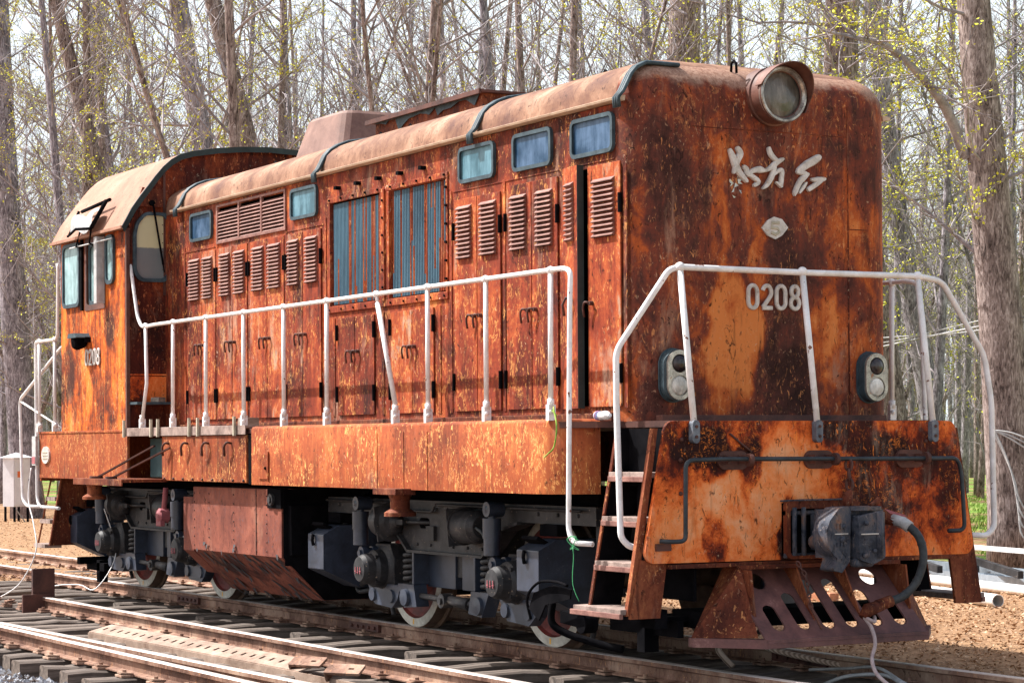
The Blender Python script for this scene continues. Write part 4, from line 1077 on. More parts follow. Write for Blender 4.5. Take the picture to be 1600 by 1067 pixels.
part("plow_lip", m, m_plow, pl, bevel=.003)
m = M(); m.box(-.16, .07, -.70, .70, .715, .745); m.box(-.3, .02, -1.25, 1.25, .735, .765)
part("plow_flange", m, m_brown, pl, bevel=.003)
m = M()
for y in (-.685, -.21, .20, .67):
    m.plate([(.16, .715), (-.13, .715), (.20, .40), (.21, .40)] if abs(y) > .5 else [(.04, .715), (-.12, .715), (.25, .355)], [], lambda a, b, w: (a, y+w, b), .014)
split("plow_rib", m, m_brown, pl)
for s_ in (-1, 1):
    m = M(); A = Vector((-.05, s_*1.04, .25)); B_ = Vector((.05, s_*.69, .73)); C_ = Vector((.20, s_*.69, .40)); D_ = Vector((-.16, s_*.69, .73)); E_ = Vector((-.25, s_*1.02, .25)); F_ = Vector((.30, s_*.72, .26))
    m.add([A, B_, C_, D_, E_, F_], [(0, 2, 1), (0, 1, 3), (0, 5, 2), (1, 2, 3)]); part("plow_wing", m, [m_brown], pl)
m = M(); m.box(-.5, -.12, -.9, .9, .30, .42); m.box(-.62, -.30, -1.1, 1.1, .34, .38); part("plow_brace", m, m_black, pl)
# brake hose
m = M(); HP = [(.22, .44, 1.06), (.34, .50, 1.03), (.46, .55, .93), (.50, .56, .78), (.50, .50, .62), (.48, .40, .52), (.46, .28, .48), (.46, .20, .46)]
m.tube(smooth(HP), .030, 10)
for q_ in (6, 10, 14, 19, 24, 29, 34): m.lathe(smooth(HP)[q_], smooth(HP)[q_+1]-smooth(HP)[q_], [(0, .0318), (.012, .0318)], 12)
hs = part("brake_hose", m, m_hose, label="thick black brake hose curling below the coupler")
m = M(); m.tube([(.20, .40, 1.10), (.24, .45, 1.05), (.33, .50, 1.03)], [.045, .042, .040], 10); m.tube([(.46, .30, .485), (.46, .18, .455)], .042, 10); m.tube([(.46, .22, .46), (.46, .10, .43), (.46, .05, .38)], [.04, .05, .03], 10)
split("hose_fitting", m, m_brown, hs)
m = M(); m.tube([(.27, .47, 1.045), (.345, .505, 1.025), (.39, .53, .99)], .042, 12); part("hose_clamp", m, m_gray, hs)
m = M(); m.bar((.18, .42, 1.12), (.22, .62, 1.06), .02, .025); part("angle_cock", m, m_pink, hs)
m = M(); chain(m, [(.32, -.40, .77), (.36, -.36, .68), (.38, -.33, .45)], .05, .006, .012); m.bar((.40, -.34, .45), (.42, -.27, .31), .02, .012)
part("hanging_chain", m, m_darkrust, LOCO, label="thin chain hanging in front of the plough")

for o_ in [cp]+[c_ for c_ in cp.children if c_.name.split('.')[0] in ('guard_arm', 'knuckle', 'head_cap')]:
    for q_ in o_.data.polygons: q_.use_smooth = True
    b_ = o_.modifiers['bevel']; b_.width = .028; b_.segments = 3; b_.harden_normals = True
# ---- handrails
def joint(mm, p, r=.032): mm.ball(p, r, 10, 8)
RY = -1.55
px = [(-9.46, -9.57), (-8.66, -8.68), (-7.77, -7.78), (-6.82, -6.82), (-5.88, -5.88), (-4.94, -4.95), (-3.95, -3.61), (-3.02, -3.02), (-2.05, -2.05), (-1.07, -1.08)]
def siderail(sg, first=0):
    ry = sg*abs(RY)
    m = M(); m.tube(rnd([(-10.13, ry-.0, 3.70), (-9.99, ry, 3.70), (-9.70, ry, 2.95), (-9.58, ry, 2.84), (-9.42, ry, 2.838), (-9.2, ry, 2.845), (-.88, ry*1.0, 2.848), (-.76, ry*1.01, 2.82), (-.75, sg*1.58, 2.6), (-.72, sg*1.62, .99), (-.66, sg*1.62, .90), (-.52, sg*1.54, .895)], .07, 6), .019, 10)
    hr = part("side_handrail", m, m_white, label="long white handrail beside the hood doors" if sg < 0 else "white handrail on the far side of the hood")
    for i, (a, b) in enumerate(px):
        m = M(); joint(m, (a, ry, 2.845))
        if i == 0: m.tube([(a, ry, 2.845), (a+.03, ry, 2.25), (b, ry, 1.87)], .019, 10)
        elif i == 6 and sg < 0: m.tube([(a, ry, 2.845), (a+.02, ry, 2.77)], .015, 8); m.tube([(a+.02, ry, 2.77), (b, ry, 1.93)], .022, 10)
        else: m.tube([(a, ry, 2.845), (b, ry, 1.88)], .020, 10)
        m.tube([(b, ry, 1.92), (b, ry, 1.86)], .027, 10); m.box(b-.02, b+.02, ry-.03, ry+.03, 1.765, 1.88); m.ball((b+.02, ry-.01, 1.83), .02, 8, 6)
        part("stanchion", m, m_white, hr)
siderail(-1); siderail(1)
m = M()
m.tube(rnd([(-.10, -1.30, .885), (-.16, -1.46, .883), (-.185, -1.52, .95), (-.26, -1.50, 1.83), (-.265, -1.50, 2.235), (-.16, -1.13, 2.80), (-.15, -1.05, 2.822), (-.14, 0, 2.815), (-.14, 1.06, 2.82), (-.14, 1.28, 2.79), (-.16, 1.70, 2.24), (-.12, 1.73, 1.9), (-.11, 1.74, .95), (-.10, 1.66, .89), (-.08, 1.46, .90)], .07, 6), .022, 10)
fr = part("end_handrail", m, m_white, label="white handrail across the nose with sloping ends")
for y in (-1.05, -.0, 1.05):
    m = M(); joint(m, (-.14, y, 2.82), .037); m.tube([(-.14, y, 2.82), (.028, y*1.0, 1.70)], .023, 10)
    part("stanchion", m, m_white, fr)
    m = M(); m.plate(slot(y, 1.675, .06, .16, 5), [], lambda a, b, w: (.002+w, a, b), .05); part("post_foot", m, m_foot, fr, bevel=.004)
m = M()
for y in (-1.05, -.0, 1.05):
    for zz in (1.71, 1.64): m.cyl((.045, y, zz), (.06, y, zz), .012, n=6)
m.box(-.03, .02, -1.36, -1.24, .86, .91)
split("bolt", m, m_darkrust, fr)
# rear end handrails
m = M(); RY2 = -1.62
m.tube(rnd([(-12.15, RY2, 3.68), (-12.13, RY2, 3.60), (-12.16, RY2, 2.86), (-12.22, RY2, 2.82), (-12.95, RY2, 2.82), (-12.98, RY2, 2.76), (-12.93, RY2, 1.0), (-12.85, RY2, .90), (-12.30, RY2+.06, .89)], .06, 5), .019, 8)
m.tube(rnd([(-12.1, -1.3, 2.75), (-12.35, -1.5, 2.75), (-13.42, -1.66, 2.17), (-13.46, -1.66, 2.1), (-13.30, -1.68, .98), (-13.2, -1.66, .9), (-12.8, RY2, .90)], .06, 5), .019, 8)
m.tube([(-13.45, -1.66, 2.14), (-12.1, -1.55, 1.78)], .012, 6)
rh = part("rear_handrail", m, m_white, label="white bent handrails at the rear corner of the cab")
for x in (-12.83, -12.26):
    m = M(); joint(m, (x, RY2, 2.82)); m.tube([(x, RY2, 2.82), (x, RY2, 1.86)], .020, 8); m.ball((x+.02, RY2, 1.84), .03, 8, 6); m.box(x-.02, x+.02, RY2-.03, RY2+.03, 1.77, 1.87)
    part("stanchion", m, m_white, rh)
m = M(); m.box(-13.0, -12.86, -1.66, -1.63, 1.38, 1.72); m.box(-12.99, -12.87, -1.665, -1.66, 1.40, 1.48, 1)
part("hanging_plate", m, [m_gray, m_pink], rh)

# ---- bogies
def bogie(xc, label):
    fy = -1.10; mm = M()
    a1, a2 = xc-1.19, xc+1.19          # axles
    BF = [(xc-2.35, 1.13), (xc+2.35, 1.13), (xc+2.35, .99), (xc+1.25, .99), (xc+.98, .93), (xc+.66, .70), (xc-.66, .70), (xc-.98, .93), (xc-1.25, .99), (xc-2.35, .99)]
    for sg in (-1, 1):
        mm.plate(BF, [slot(xc-.42, .94, .20, .09, 6)], lambda a, b, w: (a, sg*(1.12-w), b), .12)
        # lower lip
        P = [(xc-1.25, .985), (xc-.98, .925), (xc-.66, .70), (xc+.66, .70), (xc+.98, .925), (xc+1.25, .985)]
        for p, q in zip(P, P[1:]): mm.bar((p[0], sg*1.09, p[1]-.0), (q[0], sg*1.09, q[1]-.0), .16, .022)
    mm.box(xc-.5, xc+.5, -1.0, 1.0, .5, .95); mm.box(xc-2.3, xc-2.15, -1.0, 1.0, .8, 1.0); mm.box(xc+2.15, xc+2.3, -1.0, 1.0, .8, 1.0)
    bg_ = part("bogie", mm, m_bogie, bevel=.006, label=label)
    for ax_ in (a1, a2):
        # wheelset
        mm = M(); R0 = .525
        for sg in (-1, 1):
            o = (ax_, sg*.685, R0); dr_ = (0, sg, 0)
            mm.lathe(o, dr_, [(0, R0+.028), (.025, R0+.028), (.035, R0), (.135, R0-.008)], 48, 0)
            mm.lathe(o, dr_, [(.135, R0-.008), (.14, R0-.018), (.14, R0-.085)], 48, 1)
            mm.lathe(o, dr_, [(.14, R0-.085), (.11, R0-.10), (.09, R0-.14), (.06, .25), (.09, .18), (.15, .14), (.16, 0)], 48, 2)
            mm.lathe(o, dr_, [(0, R0+.028), (0, .1)], 48, 0)
            for a in (pi*1.48, pi*1.02, pi*.4): mm.add([(ax_+q*cos(a)+w*.012*-sin(a), sg*(.685+.1415), R0+q*sin(a)+w*.012*cos(a)) for q, w in ((R0-.075, -1), (R0-.03, -1), (R0-.03, 1), (R0-.075, 1))], [(0, 1, 2, 3)], False, 3)
        mm.lathe((ax_, -.7, R0), (0, 1, 0), [(0, .085), (1.4, .085)], 20, 0)
        part("wheelset", mm, [m_tread, m_tyre, m_red, leafy], bg_)
        for sg in (-1, 1):
            d_ = -1 if ax_ < xc else 1   # outward
            # axle box
            mm = M(); c = (ax_+.02, sg*1.0, .53)
            mm.lathe(c, (0, sg, 0), [(0, .20), (.14, .20), (.17, .165), (.24, .16), (.27, .135), (.34, .125), (.375, .105), (.385, 0)], 28)
            mm.prism([(ax_-.20, .40), (ax_+.24, .40), (ax_+.24, .62), (ax_+.15, .74), (ax_-.12, .74), (ax_-.20, .62)], 'y', min(sg*.98, sg*1.14), max(sg*.98, sg*1.14))
            for k in range(4): q = pi/4+pi/2*k; mm.cyl((c[0]+.145*cos(q), sg*1.22, .53+.145*sin(q)), (c[0]+.145*cos(q), sg*1.27, .53+.145*sin(q)), .02, n=6)
            for q in (-.045, 0, .045): mm.box(c[0]+q-.014, c[0]+q+.014, min(sg*1.384, sg*1.39), max(sg*1.384, sg*1.39), .50+abs(q)*.2, .507+abs(q)*.2, 1); mm.box(c[0]+q-.004, c[0]+q+.004, min(sg*1.384, sg*1.389), max(sg*1.384, sg*1.389), .49, .55, 1)
            ab = part("axle_box", mm, [m_bogie, m_pink], bg_)
            mm = M(); mm.plate([(ax_-.26, .40), (ax_+.40, .40), (ax_+.32, .27), (ax_+.22, .20), (ax_-.12, .22)], [], lambda a, b, w: (a, sg*(1.16-w), b), .10)
            for xx in (ax_-.14, ax_+.22): mm.lathe((xx, sg*1.16, .30), (0, sg, 0), [(0, .06), (.02, .055), (.02, 0)], 12)
            part("horn_plate", mm, m_sand, bg_, bevel=.005)
            # damper
            xd = ax_-.16 
            mm = M(); mm.cyl((xd, sg*1.27, .73), (xd, sg*1.27, .87), .066); mm.cyl((xd, sg*1.27, .865), (xd, sg*1.27, 1.02), .073)
            mm.cyl((xd, sg*1.27, 1.0), (xd, sg*1.27, 1.06), .03); mm.lathe((xd, sg*1.18, 1.09), (0, sg, 0), [(0, 0), (0, .06), (.14, .06), (.14, .03), (.15, 0)], 16)
            mm.lathe((xd+.04, sg*1.14, .66), (0, sg, 0), [(0, .06), (.05, .06), (.05, .045), (.10, .045), (.10, .06), (.15, .06), (.15, .028), (.17, .028), (.17, 0)], 16)
            part("damper", mm, m_sand, bg_)
            # coil spring towards the bogie middle
            xs_ = ax_-d_*.50
            mm = M(); P = [(xs_+.082*cos(q*2*pi/10), sg*1.08+.082*sin(q*2*pi/10), .43+.27*q/55) for q in range(56)]
            mm.tube(P, .021, 7); mm.cyl((xs_, sg*1.08, .39), (xs_, sg*1.08, .425), .10, n=16); mm.cyl((xs_, sg*1.08, .40), (xs_, sg*1.08, .7), .045, n=12)
            part("coil_spring", mm, m_bogie, bg_)
            mm = M(); xi = xs_-d_*.13
            mm.box(min(xi, xi-d_*.03), max(xi, xi-d_*.03), min(sg*1.0, sg*1.17), max(sg*1.0, sg*1.17), .42, .70)
            mm.box(min(xi, xi-d_*.50), max(xi, xi-d_*.50), min(sg*.90, sg*1.02), max(sg*.90, sg*1.02), .40, .70)
            mm.plate([(xs_+d_*.12, .42), (xi-d_*.05, .42), (xi-d_*.10, .24), (xs_+d_*.0, .22)][::int(d_) if d_ else 1], [], lambda a, b, w: (a, sg*(1.18-w), b), .12)
            mm.lathe((xs_-d_*.04, sg*1.18, .31), (0, sg, 0), [(0, .075), (.03, .07), (.035, 0)], 16)
            part("spring_bracket", mm, m_sand, bg_, bevel=.005)
            # sand box at the bogie outer ends
    for sg in (-1, 1):
        # bolts, pipes and brackets that make the castings read as castings
        mm = M()
        for xx in (-2.1, -1.8, -1.45, -.2, .0, .2, 1.5, 1.8, 2.1): mm.ball((xc+xx, sg*1.122, 1.06), .016, 6, 5)
        for xx in (-.55, -.3, .1, .35, .6): mm.ball((xc+xx, sg*1.122, .76), .014, 6, 5)
        split("bolt", mm, m_bogie, bg_)
        mm = M()
        mm.tube(rnd([(xc-2.3, sg*1.16, 1.10), (xc-1.0, sg*1.16, 1.10), (xc-.95, sg*1.16, 1.04), (xc-.2, sg*1.16, 1.04), (xc-.15, sg*1.16, 1.10), (xc+2.2, sg*1.16, 1.10)], .03, 4), .012, 6)
        split("air_pipe", mm, m_bogie, bg_)
        mm = M(); mm.tube(rnd([(xc+.62, sg*1.20, 1.05), (xc+.62, sg*1.26, .98), (xc+.86, sg*1.26, .90), (xc+.86, sg*1.18, .72)], .04, 4), .013, 6)
        split("air_hose", mm, m_hose, bg_)
        mm = M(); mm.box(xc-.34, xc-.20, min(sg*1.12, sg*1.15), max(sg*1.12, sg*1.15), .80, .92); mm.box(xc+.02, xc+.10, min(sg*1.12, sg*1.16), max(sg*1.12, sg*1.16), .90, .99)
        split("bracket", mm, m_bogie, bg_)
        # brake cylinders
        mm = M(); x1 = xc-.86
        mm.lathe((x1-.22, sg*1.20, .94), (1, 0, 0), [(0, 0), (0, .13), (.16, .155), (.18, .155), (.18, .17), (.20, .17), (.21, .13), (.25, .10), (.27, .06), (.30, .04), (.34, .035), (.34, 0)], 26)
        mm.obox((x1-.03, sg*1.20, .94), (.018, .30, .30), Matrix.Rotation(radians(8), 3, 'X'))
        mm.tube([(x1+.1, sg*1.20, .94), (x1+.30, sg*1.17, .945), (x1+.52, sg*1.10, .945)], .016, 8); mm.box(x1+.12, x1+.24, sg*1.2-.03, sg*1.2+.03, .92, .965)
        part("brake_cylinder", mm, m_bogie, bg_, bevel=.003)
        mm = M(); x2 = xc+.42
        mm.lathe((x2, sg*1.20, .94), (1, 0, 0), [(0, 0), (0, .155), (.02, .155), (.02, .14), (.28, .13), (.33, .09), (.33, 0)], 26)
        mm.obox((x2+.0, sg*1.20, .94), (.018, .30, .30), Matrix.Rotation(radians(5), 3, 'X')); mm.cyl((x2-.14, sg*1.2, .94), (x2, sg*1.2, .94), .035, n=10); mm.box(x2-.20, x2-.10, sg*1.2-.03, sg*1.2+.03, .91, .97)
        part("brake_cylinder", mm, m_bogie, bg_, bevel=.003)
        mm = M(); mm.tube([(xc-.95, sg*1.12, .34), (xc-.1, sg*1.12, .32), (xc+.62, sg*1.10, .30)], .026, 8); mm.lathe((xc-.02, sg*1.08, .315), (0, sg, 0), [(0, 0), (0, .06), (.10, .06), (.10, .03), (.12, .03), (.12, 0)], 16); mm.tube([(xc+.02, sg*1.12, .32), (xc+.35, sg*1.1, .30)], [.035, .055], 10)
        mm.tube([(xc-1.9, sg*1.0, .35), (xc-1.6, sg*1.05, .42), (xc-1.45, sg*1.1, .30), (xc-1.1, sg*1.1, .22), (xc-.8, sg*1.08, .24)], .022, 8)
        part("brake_rod", mm, m_bogie, bg_)
        for q in (-1, 1):
            xo = xc+q*1.19+(1 if q > 0 else -1)*0
            xa = xc-2.265 if q < 0 else xc+1.585; xb = xa+.33
            mm = M(); y0_ = sg*1.36; y1_ = sg*.80
            pr = [(sg*1.36, .80), (sg*1.36, .49), (sg*1.0, .32), (sg*.80, .32), (sg*.80, .88), (sg*1.20, .88)]
            mm.prism(pr, 'x', xa, xb)
            sb = part("sand_box", mm, m_sand, bg_, bevel=.006)
            mm = M(); mm.obox(((xa+xb)/2-.02, sg*1.26, .86), (.24, .16, .03), Matrix.Rotation(radians(-sg*-27), 3, 'X')); mm.tube([((xa+xb)/2-.03, sg*1.372, .80), ((xa+xb)/2-.02, sg*1.385, .75), ((xa+xb)/2-.03, sg*1.37, .70)], .016, 6)
            mm.box(xa+.02, xb-.05, min(sg*1.05, sg*1.17), max(sg*1.05, sg*1.17), .90, .99)
            part("box_lid", mm, m_black, bg_, bevel=.004)
            mm = M(); mm.tube(smooth([((xa+xb)/2, sg*.95, .33), ((xa+xb)/2+.1, sg*.97, .28), ((xa+xb)/2+.28*(-q), sg*.9, .30), (xc+q*1.75, sg*.80, .20), (xc+q*1.70, sg*.78, .08)]), .022, 8)
            part("sand_pipe", mm, m_bogie, bg_)
    return bg_
leafy = gritty("mark_paint", (.7, .35, .03), (.8, .45, .05), s1=8)
bf = bogie(-3.52, "front bogie of dark blue-grey castings and springs")
br_ = copy_tree(bf, LOCO); br_.location.x += -6.81; br_['label'] = "rear bogie of dark blue-grey castings under the cab"
m = M(); m.tube([(-9.55, -1.30, 1.16), (-9.56, -1.32, .92)], .03, 8); m.lathe((-9.56, -1.40, .87), (0, 1, 0), [(0, 0), (0, .035), (.03, .08), (.12, .08), (.12, 0)], 12); m.box(-9.64, -9.5, -1.38, -1.33, .76, .93)
part("release_lever", m, m_pink, bevel=.006)
m = M(); m.tube(smooth([(-1.62+.0, -1.42, .30), (-1.60, -1.46, .46), (-1.40, -1.48, .58), (-1.15, -1.48, .60), (-.98, -1.48, .58)]), .011, 6); m.tube(smooth([(-1.50, -1.30, .42), (-1.48, -1.32, .28), (-1.38, -1.25, .20), (-1.15, -1.1, .13), (-1.0, -1.0, .10)]), .028, 8)
m.plate([(-1.60, .38), (-1.52, .50), (-1.25, .57), (-.98, .55), (-1.0, .48), (-1.35, .42), (-1.45, .30)], [], lambda a, b, w: (a, -1.45+w, b), .012)
m.bar((-1.35, -1.30, .33), (-.95, -1.30, .30), .05, .09); m.cyl((-1.0, -1.36, .30), (-1.0, -1.25, .30), .07, n=14)
m.box(-.62, -.52, -1.12, -1.0, .12, .42); m.box(-1.1, -.2, -1.05, -1.0, .24, .36); m.box(-.3, -.1, -1.3, -1.2, .32, .45)
part("guard_iron", m, m_black, label="black curved pipe and guard bracket by the front wheel")
m = M(); m.tube([(-5.4, -.9, 1.16), (-5.0, -1.2, 1.12)], .03, 8); m.box(-9.8, -1.5, -.9, .9, 1.1, 1.22); m.box(-12.5, -9.8, -.9, .9, 1.1, 1.22)
m.box(-12.3, -12.2, -1.35, -.8, .25, .33); m.box(-12.05, -11.95, -1.2, -1.1, .05, .3); m.box(-12.4, -11.8, -1.2, -.7, .18, .27)
part("underframe", m, m_black)

# =================================================================== THINGS ON / BY THE LOCOMOTIVE
bt = empty("plastic_bottle", (-.70, -1.32, 1.80), "clear crushed plastic bottle with a red and blue label lying on the deck", "bottle")
m = M(); bx = -.80
m.lathe((-.86, -1.30, 1.797), (1, -.12, 0), [(0, 0), (.004, .028), (.02, .034), (.09, .033), (.10, .030), (.16, .034), (.19, .030), (.215, .014), (.235, .014), (.237, 0)], 14)
n_ = N("bottle_plastic"); n_.out((.75, .78, .82), .12, 0, .7); obj("bottle_body", m, n_.mat, bt)
m = M(); m.lathe((-.86, -1.30, 1.797), (1, -.12, 0), [(.03, .035), (.085, .035)], 14); obj("bottle_label", m, gritty("label_print", (.6, .08, .15), (.2, .35, .65), s1=14), bt)
m = M(); m.box(-7.02, -6.92, -1.42, -1.30, 1.79, 1.86)
# small wooden blocks: bevelled and slightly worn
def block(name, c, sz, rz, label):
    m = M(); R = Matrix.Rotation(rz, 3, 'Z'); a, b, h = sz[0]/2, sz[1]/2, sz[2]/2
    prof = rnd2([(-b, 0), (b, 0), (b*.96, 2*h), (-b*.92, 2*h*.97)], .008)
    m.plate(prof, [], lambda p, q, w: tuple(R@Vector((-a+w, p, q))), sz[0])
    for k in range(3): m.box(-a*.9+k*a*.5, -a*.9+k*a*.5+.01, -b*.6, b*.6, 2*h*.96, 2*h+.002)
    o = obj(name, m, m_wood, None, .003); o.location = c
    return tag(o, label, "wood block")
block("wooden_block", (-6.95, -1.45, 1.786), (.13, .16, .075), .1, "small wooden block lying on the box lid at the foot of the handrail")
block("wooden_block", (-9.77, -1.30, 2.061), (.12, .10, .05), .4, "yellowish wooden block on the dark ledge below the cab window")
# green twine tied on the handrail
m = M(); random.seed(4)
P = [(-.66, -1.61, .91)]
for i in range(14): P.append((-.66+.05*sin(i*2.1), -1.62+.025*cos(i*1.7), .90+.05*sin(i*1.3)))
P += [(-.62, -1.64, .80), (-.60, -1.66, .62), (-.55, -1.64, .50)]
m.tube(smooth(P, 4), .0026, 5)
tw_m = gritty("green_twine", (.04, .30, .10), (.08, .42, .18), s1=9)
tag(obj("twine", m, tw_m), "thin green twine knotted on the handrail bend and trailing to the rail", "twine")
m = M(); m.tube(smooth([(-1.02, -1.56, 1.86), (-.95, -1.60, 1.84), (-.86, -1.63, 1.72), (-.88, -1.64, 1.58), (-.98, -1.63, 1.53), (-1.06, -1.62, 1.50)]), .006, 5); m.tube(smooth([(-1.2, -1.5, 1.80), (-1.08, -1.56, 1.85), (-1.0, -1.55, 1.80)]), .006, 5)
tag(obj("grass_strand", m, m_grass), "green plant stem curling over the sill below the last handrail post", "stem")
# pale wire at rear
m = M(); m.tube(smooth([(-12.9, -1.70, 1.35), (-12.85, -1.75, 1.0), (-12.55, -1.78, .70), (-12.35, -1.82, .40), (-12.5, -1.95, .05), (-12.75, -2.1, -.12), (-12.9, -2.2, -.16)]), .008, 6)
m.tube(smooth([(-12.1, -1.9, -.15), (-11.9, -1.8, 0.02), (-11.5, -1.6, .06), (-11.2, -1.5, .03), (-11.4, -1.2, .4), (-11.5, -1.3, .9)]), .006, 6)
tag(obj("loose_wire", m, m_white), "pale loose wire drooping from the rear handrail to the dirt", "wire")
m = M(); P = smooth([(.02, .05, -.02), (-.10, .0, .10), (-.13, .06, .17), (.02, .12, .20), (.3, .25, .12), (.8, .42, .05), (1.35, .60, .0), (1.9, .8, -.05)])
m.tube([(p[0]-1.55, p[1]-.02+.3, p[2]-.12) for p in P], .024, 10)
rope_m = N("rope"); w_ = rope_m.new("ShaderNodeTexWave"); rope_m.L(rope_m.map(rope_m.tc.outputs["Object"], (1, 1, 1), rot=(0, .6, .5)), w_.inputs[0]); w_.inputs["Scale"].default_value = 14
rope_m.bump(w_.outputs[1], 1, .02); rope_m.out(rope_m.ramp(w_.outputs[1], [(.2, (.30, .20, .15)), (.8, (.62, .48, .38))]), .9)
tag(obj("steel_rope", m, rope_m.mat, None), "twisted tan rope looped on the ground between the rails", "rope")
m = M(); m.tube(smooth([(.47, .06, .38), (.50, .10, .30), (.56, .08, .20), (.60, .02, .10), (.72, -.02, 0), (.95, 0, -.1), (1.3, 0, -.16)]), .014, 8)
m.tube(smooth([(.42, .12, .40), (.47, .06, .385), (.50, .12, .35), (.45, .16, .38)]), .014, 8)
tag(obj("tow_cable", m, gritty("cable_pink", (.3, .2, .2), (.5, .4, .38), s1=20)), "thin pinkish cable tied to the brake hose and dropping onto the track", "cable")
m = M(); m.tube(smooth([(-.7, .45, -.1), (-.3, .50, -.06), (.1, .46, -.02), (.5, .40, -.1), (.9, .3, -.12)]), .012, 6); m.tube(smooth([(-.1, .1, -.15), (.0, .25, -.08), (.2, .42, -.06), (.45, .40, -.1)]), .014, 6)
tag(obj("grey_cable", m, m_gray), "frayed grey cable lying in the shade under the plough", "cable")

# =================================================================== TRACKS
GZ = -.235
def rail(x0, x1, y, label, z=0, x_joint=None, mat=None, name="rail", curve=0):
    prof = [(-.065, -.14), (.065, -.14), (.065, -.13), (.012, -.115), (.010, -.045), (.036, -.035), (.036, -.006), (.028, 0), (-.028, 0), (-.036, -.006), (-.036, -.035), (-.010, -.045), (-.012, -.115), (-.065, -.13)]
    m = M(); k = len(prof); nx = max(2, int((x1-x0)/1.0)); vs = []
    for i in range(nx+1):
        x = x0+(x1-x0)*i/nx; yy = y(x) if callable(y) else y
        vs += [(x, yy+p[0], z+p[1]) for p in prof]
    m.add(vs, [(i*k+j, i*k+(j+1) % k, (i+1)*k+(j+1) % k, (i+1)*k+j) for i in range(nx) for j in range(k) if j not in (6, 7, 8)], False, 0)
    m.add(vs, [(i*k+j, i*k+(j+1) % k, (i+1)*k+(j+1) % k, (i+1)*k+j) for i in range(nx) for j in (6, 7, 8)], False, 1)
    m.add(vs, [tuple(reversed(range(k))), tuple(nx*k+j for j in range(k))], False)
    o = obj(name, m, [mat or m_rail_steel, m_railtop]); tag(o, label, "rail", "rails")
    return o
def fishplate(parent, x, y, s=-1, L=.62):
    m = M(); m.box(x-L/2, x+L/2, *(sorted((y+s*.012, y+s*.042))), -.105, -.035)
    for k in range(5): m.lathe((x-L/2+.07+k*(L-.14)/4, y+s*.042, -.07), (0, s, 0), [(0, .016), (.015, .016), (.02, 0)], 8)
    obj("fishplate", m, m_darkrust, parent, .003)
rA = rail(-60, 8, -.7525+.0355, "near rail under the locomotive's wheels"); fishplate(rA, -10.35, -.717); fishplate(rA, -5.9, -.717)
rB = rail(-60, 8, .717, "far rail of the track under the locomotive"); fishplate(rB, -1.15, .717, -1, .7)
rC = rail(-10.62, 8, lambda x: -2.27, "sunlit rail beginning at an upright plate beside the locomotive")
rD = rail(-30, 8, lambda x: -3.82, "nearest rail of the foreground siding")
rE = rail(-7.7, 8, lambda x: -3.60+.03*(x+6.5), "slimmer rail closing in beside the nearest rail", z=-.02)
# perforated channel between the rails
m = M(); x0, x1 = -7.15, -2.7
def chf(a, b, w): return (a, -2.84+b+(a+7)*.03, -.085+w+b*.25)
hh = [[(x0+.12+i*.18, -.03), (x0+.17+i*.18, -.03), (x0+.15+i*.18, .035), (x0+.10+i*.18, .035)] for i in range(24)]
m.plate([(x0, -.11), (x1, -.11), (x1, .11), (x0, .11)], hh, chf, .012)
m.plate([(x0, -.12), (x0+8, -.12), (x0+8, -.108), (x0, -.108)], [], lambda a, b, w: (a, -2.84+b+(a+7)*.03, -.19+w*8), .01)
tag(obj("perforated_channel", m, m_chan), "long flat steel channel pierced with slanted holes lying between the rails", "steel channel")
for (x, y, rz) in ((-2.75, -2.72, .5), (-2.05, -2.74, .6)):
    m = M(); R = Matrix.Rotation(rz, 3, 'Z')@Matrix.Rotation(.5, 3, 'X')
    m.plate(rrect(0, 0, .30, .12, .01), [slot(.06, 0, .05, .02, 4)], lambda a, b, w: tuple(Vector((x, y, -.05))+R@Vector((a, b, w))), .02)
    m.obox(Vector((x, y, -.05))+R@Vector((-.14, 0, -.03)), (.02, .12, .07), R)
    tag(obj("rail_anchor", m, m_rail_steel, None, .003), "loose angled steel clip tilted against the siding rail, %s" % ("nearer the cab end of the two" if x < -2.5 else "nearer the camera of the two"), "rail clip", "loose clips by the rail")
# upright plate with the rail end
m = M(); m.plate([(-2.40, -.02), (-2.16, -.02), (-2.16, .30), (-2.40, .30)], [], lambda a, b, w: (-10.66+w, a, b+.0), .05)
m.plate([(-2.52, -.20), (-2.18, -.20), (-2.18, .03), (-2.52, .03)], [], lambda a, b, w: (-10.61+w, a, b), .035)
tag(obj("upright_plate", m, m_darkrust, None, .004), "short brown steel plate standing upright at the end of the sunlit rail", "steel plate")
# sleepers
def sleeper(name, L, wmat=None, seed=0, clip_ys=(), yo=0):
    random.seed(seed); m = M(); n = 12; vs = []
    for i in range(n+1):
        y = yo-L/2+L*i/n; dx = random.uniform(-.018, .018); h = random.uniform(-.014, .006)
        vs += [(-.11+dx, y, -.20), (.11+dx, y, -.20), (.112+dx, y, -.015+h), (.09+dx, y, h), (.02, y, h+random.uniform(-.01, .004)), (-.09+dx, y, h), (-.112+dx, y, -.015+h)]
    k = 7
    m.add(vs, [(i*k+j, i*k+(j+1) % k, (i+1)*k+(j+1) % k, (i+1)*k+j) for i in range(n) for j in range(k)]+[tuple(reversed(range(k))), tuple(n*k+j for j in range(k))], False)
    o = obj(name, m, m_sleeper)
    for y in clip_ys:
        for s in (-1, 1):
            mm = M(); mm.box(-.075, .075, y+s*.05, y+s*.15, .0, .018); mm.plate(rnd2([(-.07, 0), (.07, 0), (.05, .10), (-.05, .10)], .02), [], lambda a, b, w: (a, y+s*(.045+b), .018+w+b*.1), .012)
            mm.cyl((.0, y+s*.10, .02), (.0, y+s*.10, .055), .018, n=6)
            c = obj("rail_clip", mm, m_rail_steel, o, .003)
    return o
